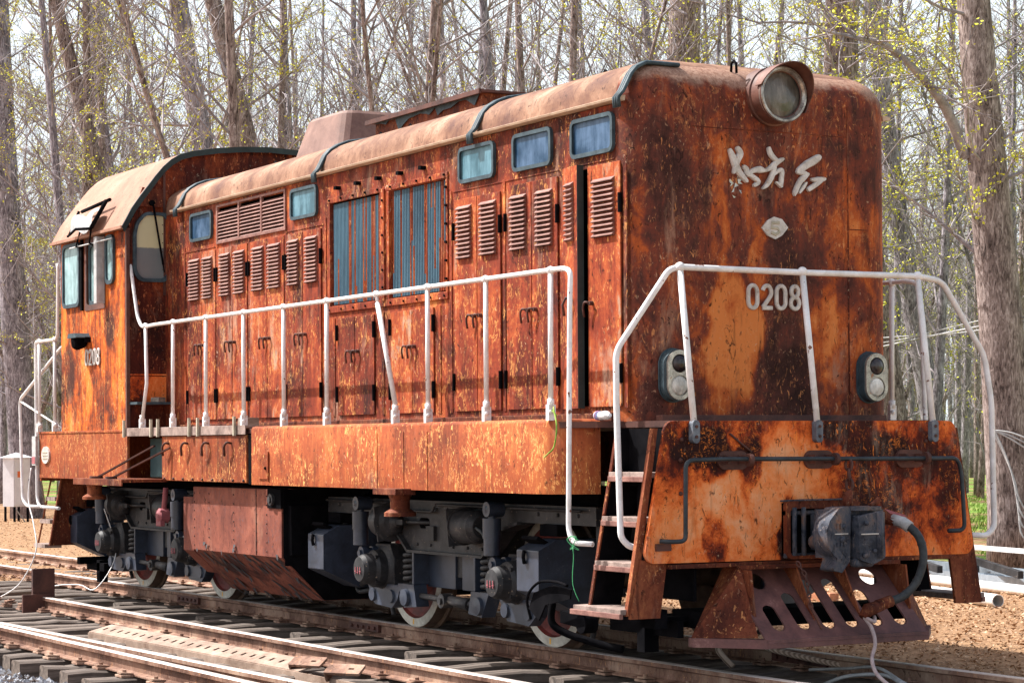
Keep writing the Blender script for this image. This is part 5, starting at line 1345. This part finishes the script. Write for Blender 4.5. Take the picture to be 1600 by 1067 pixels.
S1 = [sleeper("railway_sleeper", 2.5+.75*(i%3 != 2), seed=i, clip_ys=(-.717, .717), yo=-.375*(i%3 != 2)) for i in range(4)]
random.seed(21)
SL = "weathered wooden sleeper carrying the locomotive's track"; SL2 = "weathered wooden sleeper of the sunlit siding in front"
x = -34; i = 0; used = set()
while x < 6.5:
    src = S1[i % 4]
    o = src if i < 4 else copy_tree(src)
    o.location = (x+random.uniform(-.04, .04), random.uniform(-.05, .05), -.142+random.uniform(-.004, 0)); o.rotation_euler.z = random.uniform(-.03, .03)
    SL = 'weathered wooden sleeper ' + ('on the bare track behind the rear steps' if x < -13 else 'under the rear bogie' if x < -8.6 else 'under the fuel tank' if x < -6 else 'under the front bogie' if x < -1 else 'in the shade below the plough')
    tag(o, SL, "sleeper", "sleepers under the locomotive's track"); x += .60; i += 1
S2 = [sleeper("railway_sleeper", 2.35, seed=i+10, clip_ys=(-.775, .775)) for i in range(3)]
x = -16; i = 0
while x < 5:
    src = S2[i % 3]; o = src if i < 3 else copy_tree(src)
    if x < -10.5: ln = .78
    o.location = (x+random.uniform(-.05, .05), -3.05+random.uniform(-.08, .08), -.142+random.uniform(-.006, 0)); o.rotation_euler.z = random.uniform(-.05, .05)
    SL2 = 'sunlit wooden sleeper of the siding ' + ('left of the upright plate' if x < -10.6 else 'between the upright plate and the perforated channel' if x < -7.1 else 'crossed by the perforated channel' if x < -2.7 else 'nearest the camera beyond the channel')
    tag(o, SL2, "sleeper", "sleepers of the siding"); x += .57; i += 1

# =================================================================== GROUND
import mathutils
def gh(x, y):
    v = mathutils.noise.noise(Vector((x*.25, y*.25, 0)))*.04+mathutils.noise.noise(Vector((x*1.3, y*1.3, 3)))*.02
    h = GZ+.03+v
    dy = min(abs(y), abs(y+3.05))
    if -16 < x < 9 and (abs(y) < 1.5 or abs(y+3.05) < 1.7): h = GZ-.15+v*.5
    if x <= -12.2 and abs(y) < 6: h += min(1, (-12.2-x)/1.5)*.06
    # dirt mound by the rail end
    h += .16*math.exp(-(((x+13.0)/1.5)**2+((y+2.35)/.55)**2))
    if 1.6 < y < 9: h += .03
    return h
def sheet(name, x0, x1, y0, y1, st, fn):
    m = M(); nx = int((x1-x0)/st); ny = int((y1-y0)/st)
    m.add([(x0+(x1-x0)*i/nx, y0+(y1-y0)*j/ny, fn(x0+(x1-x0)*i/nx, y0+(y1-y0)*j/ny)) for j in range(ny+1) for i in range(nx+1)], [(j*(nx+1)+i, j*(nx+1)+i+1, (j+1)*(nx+1)+i+1, (j+1)*(nx+1)+i) for j in range(ny) for i in range(nx)], True)
    return m
# one sheet: fine near part graded to the horizon
def graded(lo, hi, fine_lo, fine_hi, st):
    xs = []; x = fine_lo
    while x <= fine_hi: xs.append(x); x += st
    s = st; x = fine_hi
    while x < hi: s *= 1.25; x += s; xs.append(min(x, hi))
    s = st; x = fine_lo; L = []
    while x > lo: s *= 1.25; x -= s; L.append(max(x, lo))
    return L[::-1]+xs
gx = graded(-900, 200, -45, 9, .3); gy = graded(-200, 900, -7, 14, .3)
m = M(); nx = len(gx); ny = len(gy)
m.add([(a, b, gh(a, b)) for b in gy for a in gx], [(j*nx+i, j*nx+i+1, (j+1)*nx+i+1, (j+1)*nx+i) for j in range(ny-1) for i in range(nx-1)], True)
struct("ground", m, m_ground)
# ballast bed (dark soil) under the tracks
m_bed = gritty("track_bed", (.010, .008, .007), (.035, .029, .026), (.10, .085, .075), s1=4, rough=.9, bump=.8)
m = M()
bx_ = [(-11.6+i*.3) for i in range(66)]
def bedh(x, y): return gh(x, y)+.022+.02*mathutils.noise.noise(Vector((x*4, y*4, 1)))
for (ya, yb) in ((-4.6, 1.35),):
    ny = 20
    m.add([(x, ya+(yb-ya)*j/ny+(.25*mathutils.noise.noise(Vector((x*.8, j, 0))) if j in (0, ny) else 0), bedh(x, ya+(yb-ya)*j/ny)-(.05 if j in (0, ny) else 0)) for j in range(ny+1) for x in bx_],
          [(j*66+i, j*66+i+1, (j+1)*66+i+1, (j+1)*66+i) for j in range(ny) for i in range(65)], True)
struct("track_bed", m, m_bed)
# gravel
def stones(name, n, fn, smin, smax, mat, label, seed):
    random.seed(seed); m = M()
    for _ in range(n):
        x, y = fn(); s = random.uniform(smin, smax); z = gh(x, y)+.035+s*.3+(.09 if y < -4.2 else .03)
        a = random.uniform(0, 6.28); V = []
        for (p, q, w) in ((1, 0, 0), (-.3, .9, 0), (-.8, -.5, 0), (.1, -.1, .8), (.2, .2, -.7)):
            p *= random.uniform(.7, 1.2); q *= random.uniform(.7, 1.2)
            V.append((x+s*(p*cos(a)-q*sin(a)), y+s*(p*sin(a)+q*cos(a)), z+s*w))
        m.add(V, [(0, 1, 3), (1, 2, 3), (2, 0, 3), (1, 0, 4), (2, 1, 4), (0, 2, 4)])
    return tag(obj(name, m, mat), label, name, kind='stuff')
def f1():
    q = random.random()
    if q < .35: return (random.uniform(-8.5, 4), random.uniform(-5.6, -4.1))
    if q < .80: return (random.uniform(-7.5, 2), random.gauss(-1.62, .16))
    return (random.uniform(-11, 3), random.uniform(-4.3, 1.2))
stones("gravel", 9000, f1, .012, .030, m_gravel, "blue grey gravel between the rails", 31)
# leaf litter
def litter(n, fn, smin, smax, mat, seed, name, label, up=.04):
    random.seed(seed); m = M()
    for _ in range(n):
        x, y = fn(); s = random.uniform(smin, smax); z = gh(x, y)+random.uniform(.0, up)
        n_ = Vector((random.gauss(0, .45), random.gauss(0, .45), 1)).normalized(); t = n_.orthogonal().normalized()
        t = Matrix.Rotation(random.uniform(0, 6.28), 3, n_)@t; b = n_.cross(t); c = Vector((x, y, z))
        m.add([c-t*s, c-b*s*.45+n_*s*.15, c+t*s*.9, c+b*s*.5+n_*s*.12], [(0, 1, 2, 3)])
    return tag(obj(name, m, mat), label, name.replace('_', ' '), kind='stuff')
def f2():
    q = random.random()
    if q < .62:
        x = random.uniform(-14, 3.5); return (x, random.uniform(1.45, 9.5))
    if q < .9: return (random.uniform(-42, -12.5), random.uniform(-4, 8))
    return (random.uniform(-17, -11), random.uniform(-3.2, 1.5))
litter(60000, f2, .010, .034, m_leaf, 41, "leaf_litter", "dry tan leaf litter covering the ground beyond the rails")
def f3():
    x = random.uniform(-60, -9); return (x, random.uniform(10.5, 26)+max(0, (-x-12))*.42)
random.seed(43); m = M()
for _ in range(26000):
    x, y = f3()
    if mathutils.noise.noise(Vector((x*.25, y*.25, 7))) < -.12: continue
    h = random.uniform(.04, .14); a = random.uniform(0, 6.28); w = .018; z = gh(x, y)
    l = random.uniform(-.06, .06)
    m.add([(x-w*cos(a), y-w*sin(a), z), (x+w*cos(a), y+w*sin(a), z), (x+l, y+l*.5, z+h)], [(0, 1, 2)])
tag(obj("grass", m, m_grass), "bright green grass patches among the trees", "grass", kind='stuff')
# bricks and dirt by the rail end
random.seed(6)
mb = gritty("old_brick", (.30, .10, .06), (.52, .22, .14), s1=7, rough=.9)
for i in range(6):
    m = M(); m.plate(rnd2([(-.12, -.055), (.12, -.055), (.12, .055), (-.12, .055)], .01), [], lambda a, b, w: (a, b, w), .055)
    m.plate(rnd2([(-.06, -.02), (.06, -.02), (.06, .02), (-.06, .02)], .01), [], lambda a, b, w: (a, b, .0555+w), .002)
    o = obj("brick", m, mb, None, .004); o.location = (-13.6+i*.28, -2.75-random.random()*.06, gh(-13.6+i*.28, -2.75)+.0); o.rotation_euler = (random.uniform(-.1, .1), random.uniform(-.1, .1), random.uniform(-.25, .25))
    tag(o, "red brick half buried left of the upright plate, %s from the left" % ("first", "second", "third", "fourth", "fifth", "last")[i], "brick", "bricks in the dirt mound")

# pipes and steel sections lying beyond the track on the right
m_pvc = gritty("white_pipe", (.62, .60, .58), (.80, .79, .77), s1=4, rough=.4, bump=.05)
def pipe(x0, y0, x1, y1, r, z, mat, label, name="pipe"):
    m = M(); a = Vector((x0, y0, z)); b = Vector((x1, y1, z)); L = (b-a).length
    m.lathe(a, b-a, [(0, r*.86), (0, r), (L, r), (L, r*.86), (.02, r*.86)], 20)
    return tag(obj(name, m, mat), label, name.replace('_', ' '))
pipe(-5.6, 6.55, -12.5, 8.2, .07, -.10, m_pvc, "white plastic pipe with an open end on the litter, nearest of the pipes")
pipe(-4.4, 7.4, -13, 9.3, .06, -.10, m_pvc, "white plastic pipe behind the open-ended one")
m_blue = gritty("galvanised_steel", (.28, .34, .40), (.50, .56, .62), s1=4, rough=.45, metal=.4)
def section(x0, y0, x1, y1, z, w, h, mat, label, name="steel_section"):
    m = M(); a = Vector((x0, y0, z)); b = Vector((x1, y1, z)); R = (b-a).to_track_quat('X', 'Z').to_matrix(); L = (b-a).length
    prof = [(-w/2, 0), (w/2, 0), (w/2, h), (w/2-.008, h), (w/2-.008, .008), (-w/2+.008, .008), (-w/2+.008, h), (-w/2, h)]
    m.plate(prof, [], lambda p, q, t: tuple(a+R@Vector((t, p, q))), L)
    return tag(obj(name, m, mat), label, "steel section")
section(-3.6, 8.6, -14, 10.3, -.18, .18, .10, m_blue, "blue grey steel channel lying flat behind the white pipes")
section(-4.0, 9.0, -15, 11.0, -.16, .10, .14, m_blue, "deeper blue grey steel channel, farthest of the pile")
section(-4.8, 8.0, -14, 9.8, -.18, .12, .08, m_gray, "narrow grey steel channel between the pipes and the blue pile")
section(-2.5, 9.6, -17, 12.2, .10, .10, .06, m_pvc, "pale square rail resting on top of the steel pile")
m = M(); m.plate(rnd2([(-.06, 0), (.06, 0), (.06, .10), (-.06, .10)], .01), [], lambda p, q, t: (-13.2+t, 5.6-.0*t+p-(t*-.0), -.17+q), 6.0); 
for k in range(6): m.box(-13+k*1.0, -12.98+k*1.0, 5.53, 5.67, -.17, -.065)
o = obj("timber_beam", m, gritty("timber_red", (.30, .12, .06), (.50, .22, .12), s1=3, rough=.85, stretch=(.5, 6, 6)), None, .004)
tag(o, "reddish timber beam on the litter behind the plough", "timber")
random.seed(9)
for i in range(3):
    m = M(); m.bar((-6.5-i*1.5, 9.0, -.02), (-8.2-i*1.7, 9.6+.2*i, .13-.05*i), .07, .09); m.box(-8.3-i*1.7, -8.1-i*1.7, 9.5+.2*i, 9.7+.2*i, -.2, .1)
    tag(obj("metal_bracket", m, m_bogie, None, .003), ["dark steel bracket propped on the pile beside the big trunk", "dark steel bracket in the middle of the pile", "dark steel bracket behind the step plate"][i], "bracket")

# white cabinet on the far left
cbt = empty("electrical_cabinet", (-37.7, 5.7, GZ), "white metal electrical cabinet on legs beside the woods at far left", "cabinet")
m_cabw = gritty("cabinet_paint", (.62, .60, .63), (.78, .77, .80), s1=2, rough=.45, bump=.03)
RZ = Matrix.Rotation(.50+pi/2, 3, 'Z')
def cf_(p): v = RZ@Vector(p); return (v.x-37.7, v.y+5.7, v.z+GZ)
def cbox(mm, x0, x1, y0, y1, z0, z1):
    mm.add([cf_(p) for p in ((x0,y0,z0),(x1,y0,z0),(x1,y1,z0),(x0,y1,z0),(x0,y0,z1),(x1,y0,z1),(x1,y1,z1),(x0,y1,z1))], [(0,3,2,1),(4,5,6,7),(0,1,5,4),(1,2,6,5),(2,3,7,6),(3,0,4,7)])
m = M(); cbox(m, -.26, .26, -.17, .17, .48, 1.58); obj("cabinet_body", m, m_cabw, cbt, .006)
m = M(); cbox(m, -.24, .24, -.185, -.172, .51, 1.55); obj("door", m, m_cabw, cbt, .004)
m = M(); m.add([cf_(p) for p in ((-.32,-.23,1.585),(.32,-.23,1.585),(.32,.23,1.585),(-.32,.23,1.585),(0,0,1.70))], [(0,1,4),(1,2,4),(2,3,4),(3,0,4),(3,2,1,0)]); obj("cabinet_roof", m, m_cabw, cbt)
m = M(); cbox(m, -.16, -.06, -.19, -.186, 1.14, 1.28); obj("warning_label", m, gritty("label_orange", (.7, .12, .03), (.8, .2, .05), s1=9), cbt)
m = M(); cbox(m, .19, .21, -.20, -.186, .95, 1.1); obj("handle", m, m_black, cbt)
for q in (-.23, .19):
    m = M(); cbox(m, q, q+.04, -.16, -.12, 0, .48); cbox(m, q, q+.04, .12, .16, 0, .48); obj("leg", m, m_black, cbt)
m = M(); m.bar(cf_((-.2, -.14, .46)), cf_((.2, -.14, .05)), .02, .02); obj("brace", m, m_gray, cbt)

# =================================================================== TREES
def tree_proto(seed, H=17, r0=.20, lean=0, forks=0, twigs=1.0, low=2.0, buds=1.0, bark=None, wob=.15):
    random.seed(seed); tr = M(); cr = M()
    n = 12; pts = []; rr = []
    ox = random.uniform(0, 6.28); az = random.uniform(0, 6.28)
    for i in range(n+1):
        t = i/n; z = H*t
        pts.append(Vector((wob*sin(ox+t*5)*t+lean*cos(az)*z, wob*cos(ox*2+t*4)*t+lean*sin(az)*z, z-.1)))
        rr.append(r0*(1.25 if i == 0 else 1)*(1-t*.80))
    tr.tube(pts, rr, 12)
    def at(z):
        t = min(max(z/H, 0), .999)*n; i = int(t); f = t-i
        return pts[i].lerp(pts[i+1], f), rr[i]*(1-f)+rr[i+1]*f
    def budat(p):
        for _ in range(random.choice((1, 2, 3))):
            s = random.uniform(.018, .036); d1 = Vector((random.gauss(0, 1), random.gauss(0, 1), random.gauss(0, 1))).normalized(); d2 = d1.orthogonal().normalized()
            c = p+d1*s*.8+Vector((random.gauss(0, .04), random.gauss(0, .04), random.gauss(0, .04)))
            cr.add([c-d1*s, c+d2*s*.6, c+d1*s, c-d2*s*.6], [(0, 1, 2, 3)], False, 1)
    def branch(p, dv, L, r, lev):
        k = 6 if lev == 0 else (5 if lev == 1 else 4)
        P = [p]; q = p.copy(); d_ = dv.normalized()
        for i in range(k):
            d_ = (d_+Vector((random.gauss(0, .13), random.gauss(0, .13), random.gauss(0.05, .10)))).normalized()
            q = q+d_*(L/k); P.append(q)
        cr.tube(P, [max(r*(1-.85*i/k), .0045) for i in range(k+1)], (6, 4, 3)[lev], 0, caps=False)
        if lev < 2:
            cnt = int((6 if lev == 0 else 2.6)*twigs*min(1.6, L/1.6+.3))
            for _ in range(cnt):
                t = random.uniform(.2, .98); i = min(int(t*k), k-1); c = P[i].lerp(P[i+1], t*k-i)
                e = (d_+Vector((random.gauss(0, .75), random.gauss(0, .75), random.gauss(.15, .5)))).normalized()
                branch(c, e, L*random.uniform(.25, .55), r*(1-.8*t)*.5+.003, lev+1)
        if lev > 0:
            for i in range(1, k+1):
                if random.random() < .085*buds: budat(P[i])
    z = low
    while z < H*.95:
        p, r = at(z); a = random.uniform(0, 6.28); el = random.uniform(.35, 1.0)
        L = random.uniform(1.2, 3.4)*(1 if z < H*.6 else .7)
        branch(p, Vector((cos(a)*cos(el), sin(a)*cos(el), sin(el))), L, min(r*.35, random.uniform(.018, .045)), 0)
        z += random.uniform(.22, .75)*(2.0 if z < low+2 else 1)
    for _ in range(forks):
        z = random.uniform(1.8, 4.5); p, r = at(z); a = random.uniform(0, 6.28)
        q = p.copy(); P = [p]; d_ = Vector((cos(a)*.42, sin(a)*.42, 1)).normalized()
        for i in range(8): d_ = (d_+Vector((random.gauss(0, .04), random.gauss(0, .04), .03))).normalized(); q = q+d_*1.1; P.append(q)
        tr.tube(P, [r*.62*(1-.09*i) for i in range(9)], 9)
        for i in range(2, 9):
            for _ in range(3): a2 = random.uniform(0, 6.28); branch(P[i], Vector((cos(a2), sin(a2), .7)), random.uniform(.8, 2.2), .022, 0)
    root = bpy.data.objects.new("poplar_tree", None); COL.objects.link(root); WORLDLOC[root.name] = Vector((0, 0, 0))
    bk = bark or random.choice((m_bark, m_bark2))
    obj("trunk", tr, bk, root); obj("crown", cr, [m_twig, m_bud], root)
    return root
protos = [tree_proto(100, 18, .13, 0, 0, 1.0, 1.6), tree_proto(101, 17, .115, .07, 2, 1.0, 2.0), tree_proto(102, 19, .155, .02, 0, .9, 2.6, bark=m_bark2),
          tree_proto(103, 16, .11, .10, 3, 1.0, 1.2), tree_proto(104, 18, .14, 0, 1, 1.0, 3.0, bark=m_bark), tree_proto(105, 15, .09, .08, 1, 1.1, 1.0, bark=m_bark2)]
ntree = 0; usedp = set()
LABS = ["grey trunked young poplar with yellow buds in the woods behind the locomotive"]
fwd = Vector((-cos(yaw), sin(yaw), 0)); rgt = Vector((sin(yaw), cos(yaw), 0))
def ground_at(pxx, dep):   # a spot dep metres ahead of the viewpoint
    k = (pxx-800)/3592.77
    p = Vector((CAM.x, CAM.y, 0))+(fwd+rgt*k)*dep
    return p
def put_tree(p, i, sc=1.0, rz=None, lean=(0, 0), label=None, cat="tree"):
    global ntree
    src = protos[i]; o = src if i not in usedp else copy_tree(src); usedp.add(i)
    o.location = (p.x, p.y, gh(p.x, p.y)-.05); o.scale = (sc, sc, sc)
    o.rotation_euler = (lean[0], lean[1], random.uniform(0, 6.28) if rz is None else rz)
    tag(o, label or LABS[0], "tree", None if label else "poplars in the woods"); ntree += 1
    return o
random.seed(77)
placed = []
dep = 37.0
rows = 0
while dep < 150 and ntree < 284:
    step = 3.1+dep*.015
    w = dep*.2227*1.28
    x = -w+random.uniform(0, 2.4)
    while x < w:
        pxx = 800+3592.77*x/dep
        p = ground_at(pxx, dep+random.uniform(-.8, .8))
        if random.random() < .93 and p.y > 4.0 and not (pxx > 1180 and dep < 44) and not (pxx < 120 and dep < 56):
            ln = (random.gauss(0, .03), random.gauss(0, .035))
            pi_ = random.randrange(6)
            zone = 'left of the cab' if pxx < 97 else 'behind the cab roof' if pxx < 470 else 'behind the exhaust housing and roof box' if pxx < 770 else 'above the front half of the hood roof' if pxx < 1050 else 'behind the nose and its headlight' if pxx < 1385 else 'right of the nose'
            kind_ = ('straight slim', 'forked leaning', 'straight pale barked', 'much forked leaning', 'single forked', 'thin pale leaning')[pi_]
            row = 'front rows' if dep < 60 else 'middle rows' if dep < 95 else 'deep rows'
            put_tree(p, pi_, random.uniform(.85, 1.15), None, ln)['label'] = '%s poplar in the %s, %s' % (kind_, row, zone)
        x += random.uniform(2.1, 4.1)*(1+dep*.004)
    dep += step
print("trees", ntree)
# far wood as one mass
random.seed(88); m = M()
for _ in range(800):
    dd = random.uniform(150, 260); pxx = random.uniform(-900, 2500); p = ground_at(pxx, dd); h = random.uniform(12, 22); l = random.gauss(0, .04)*h
    r = random.uniform(.10, .22); m.tube([(p.x, p.y, -.3), (p.x+l*.5, p.y, h*.5), (p.x+l, p.y+l*.3, h)], [r, r*.7, r*.3], 5, caps=False)
    for _ in range(7):
        z = random.uniform(2, h); a = random.uniform(0, 6.28); L = random.uniform(1, 3)
        q = Vector((p.x+l*z/h, p.y, z)); m.tube([q, q+Vector((cos(a)*L*.6, sin(a)*L*.6, L*.8))], [.04, .015], 3, caps=False)
for _ in range(3000):
    dd = random.uniform(150, 260); p = ground_at(random.uniform(-900, 2500), dd); z = random.uniform(0, 15)**1.0; a = random.uniform(0, 6.28); L = random.uniform(.8, 2.4)
    q = Vector((p.x, p.y, z)); m.tube([q, q+Vector((cos(a)*L*.6, sin(a)*L*.6, L*.7))], [.03, .012], 3, caps=False)
tag(obj("distant_wood", m, m_bark2), "hazy mass of thin grey trunks deep in the woods", "wood", kind='stuff')

# hero trees
def hero(p, H, r0, topshift, seed, label, low=3.0, r1f=.45, knots=(), bark=None, limb=None, tw=1.0):
    random.seed(seed); root = empty("poplar_tree", (p.x, p.y, gh(p.x, p.y)), label, "tree")
    tr = M(); n = 16; pts = []; rr = []
    for i in range(n+1):
        t = i/n; pts.append(Vector((p.x, p.y, gh(p.x, p.y)-.1))+Vector((0, 0, H*t))+Vector(topshift)*t+Vector((.06*sin(t*9+seed), .06*cos(t*7), 0)))
        rr.append(r0*(1.18 if i == 0 else 1)*(1-(1-r1f)*t))
    tr.tube(pts, rr, 20)
    for (zz, a, s) in knots:
        t = zz/H*n; i = int(t); c = pts[i].lerp(pts[i+1], t-i); rad = rr[i]
        tr.ball(c+Vector((cos(a), sin(a), 0))*rad*.93, s*.55, 10, 8, (1, 1, .6))
    obj("trunk", tr, bark or m_bark, root)
    cr = M(); sub = cr
    def branch(q, dv, L, r, lev):
        k = 6-lev; P = [q]; d_ = dv.normalized()
        for i in range(k):
            d_ = (d_+Vector((random.gauss(0, .14), random.gauss(0, .14), random.gauss(.03, .10)))).normalized(); q = q+d_*(L/k); P.append(q)
        cr.tube(P, [max(r*(1-.85*i/k), .004) for i in range(k+1)], (7, 5, 3)[lev], 0, caps=False)
        if lev < 2:
            for _ in range(int((8 if lev == 0 else 5)*tw)):
                t = random.uniform(.15, .98); i = min(int(t*k), k-1); c = P[i].lerp(P[i+1], t*k-i)
                branch(c, (d_+Vector((random.gauss(0, .8), random.gauss(0, .8), random.gauss(.1, .5)))), L*random.uniform(.25, .5), r*.4, lev+1)
        if lev > 0:
            for c in P[1:]:
                if random.random() < .26:
                    for _ in range(3):
                        s = random.uniform(.014, .032); d1 = Vector((random.gauss(0, 1), random.gauss(0, 1), random.gauss(0, 1))).normalized(); d2 = d1.orthogonal().normalized(); cc = c+Vector((random.gauss(0, .04), random.gauss(0, .04), random.gauss(0, .04)))
                        cr.add([cc-d1*s, cc+d2*s*.6, cc+d1*s, cc-d2*s*.6], [(0, 1, 2, 3)], False, 1)
    z = low
    while z < H*.95:
        t = z/H*n; i = int(t); c = pts[i].lerp(pts[i+1], t-i); a = random.uniform(0, 6.28); el = random.uniform(.1, .9)
        branch(c, Vector((cos(a)*cos(el), sin(a)*cos(el), sin(el))), random.uniform(1.0, 3.0), random.uniform(.018, .035), 0)
        z += random.uniform(.12, .5)
    if limb:
        P = smooth([Vector(q) for q in limb], 5); L0 = len(P)
        cr.tube(P, [max(.085*(1-.85*i/L0), .012) for i in range(L0)], 8, 0, caps=False)
        for i in range(4, L0, 1):
            for _ in range(2): branch(P[i], Vector((random.gauss(0, 1), random.gauss(0, 1), random.gauss(.2, .7))), random.uniform(.4, 1.5), .014, 1)
    obj("crown", cr, [m_twig, m_bud], root)
    return root, pts
def wp(pxx, pyy, dep):
    k = (pxx-800)/3592.77; v = (pyy-533.5-105.6)/3592.77
    return CAM+(d+r2*k-u2*v)*dep
pA = ground_at(1585, 31.8)
limb = [wp(1508, 245, 31.8), wp(1478, 170, 31.4), wp(1435, 115, 31), wp(1385, 72, 30.6), wp(1340, 60, 30.2), wp(1290, 50, 30)]
tA, ptsA = hero(pA, 14, .36, tuple(-rgt*.80+Vector((0, 0, 0))), 5, "thick bark-ridged poplar trunk at the right edge with a drooping cable bundle", 4.3, .36, limb=limb)
pB = ground_at(1412, 44); hero(pB, 17, .30, tuple(-rgt*1.9), 6, "poplar rising just behind the nose's right edge and leaning left", 4, .5)
pC = ground_at(1320, 36); hero(pC, 15, .34, tuple(rgt*.1), 7, "stout poplar trunk seen above the headlight end of the roof", 4.0, .6)
pD = ground_at(1478, 48); hero(pD, 18, .25, tuple(-rgt*2.4), 8, "dark slim poplar leaning left between the nose and the big trunk", 3, .5, bark=m_bark2)
pE = ground_at(1040, 38); hero(pE, 13, .36, tuple(rgt*.5), 9, "stout poplar topping out over the middle of the hood roof", 4.0, .6)
pF = ground_at(40, 57); hero(pF, 18, .38, tuple(-rgt*.9), 10, "large poplar at the far left behind the white cabinet", 3, .5, bark=m_bark2)
pG = ground_at(205-70, 60); hero(pG, 18, .33, tuple(rgt*.5), 12, "poplar just left of the cab, second large trunk from the left edge", 3, .5)
pH = ground_at(450, 42); hero(pH, 15, .26, tuple(-rgt*3.0), 14, "poplar behind the exhaust housing leaning hard to the left", 3.2, .5, bark=m_bark2)
pI = ground_at(560, 44); hero(pI, 15, .24, tuple(-rgt*4.0), 15, "poplar leaning left between the exhaust housing and the roof box", 3.2, .5)
pJ = ground_at(300, 48); hero(pJ, 15, .22, tuple(-rgt*3.8), 16, "poplar above the cab roof leaning steeply left", 3.2, .5)
# utility wires and cable on the big trunk
m = M()
a = wp(1300, 560, 40); b = wp(1385, 540, 38); c = wp(1480, 520, 34); e = wp(1620, 492, 31.3)
m.tube(smooth([a, b, c, e]), .014, 6, caps=False); m.tube(smooth([wp(1300, 545, 40), wp(1400, 532, 38), wp(1500, 508, 34), wp(1620, 480, 31.3)]), .009, 5, caps=False); m.tube(smooth([wp(1300, 535, 40), wp(1400, 526, 38), wp(1500, 520, 34), wp(1620, 500, 31.3)]), .009, 5, caps=False)
tag(obj("overhead_wire", m, m_gray), "pale wires strung behind the nose to the big trunk", "wire")
m = M()
for k in range(4): m.tube(smooth([wp(1552, 668+k*2, 31.1), wp(1575+k*4, 720+k*12, 31.0), wp(1598, 790+k*16, 30.9), wp(1640, 830, 30.9)]), .012, 5)
for k in range(3): m.tube(smooth([wp(1552, 672, 31.1), wp(1580, 676+k*5, 31.0), wp(1612, 690+k*8, 30.9), wp(1640, 720, 30.9)]), .012, 5)
tag(obj("cable_bundle", m, m_gray), "grey cables drooping across the big trunk at the right edge", "cable")
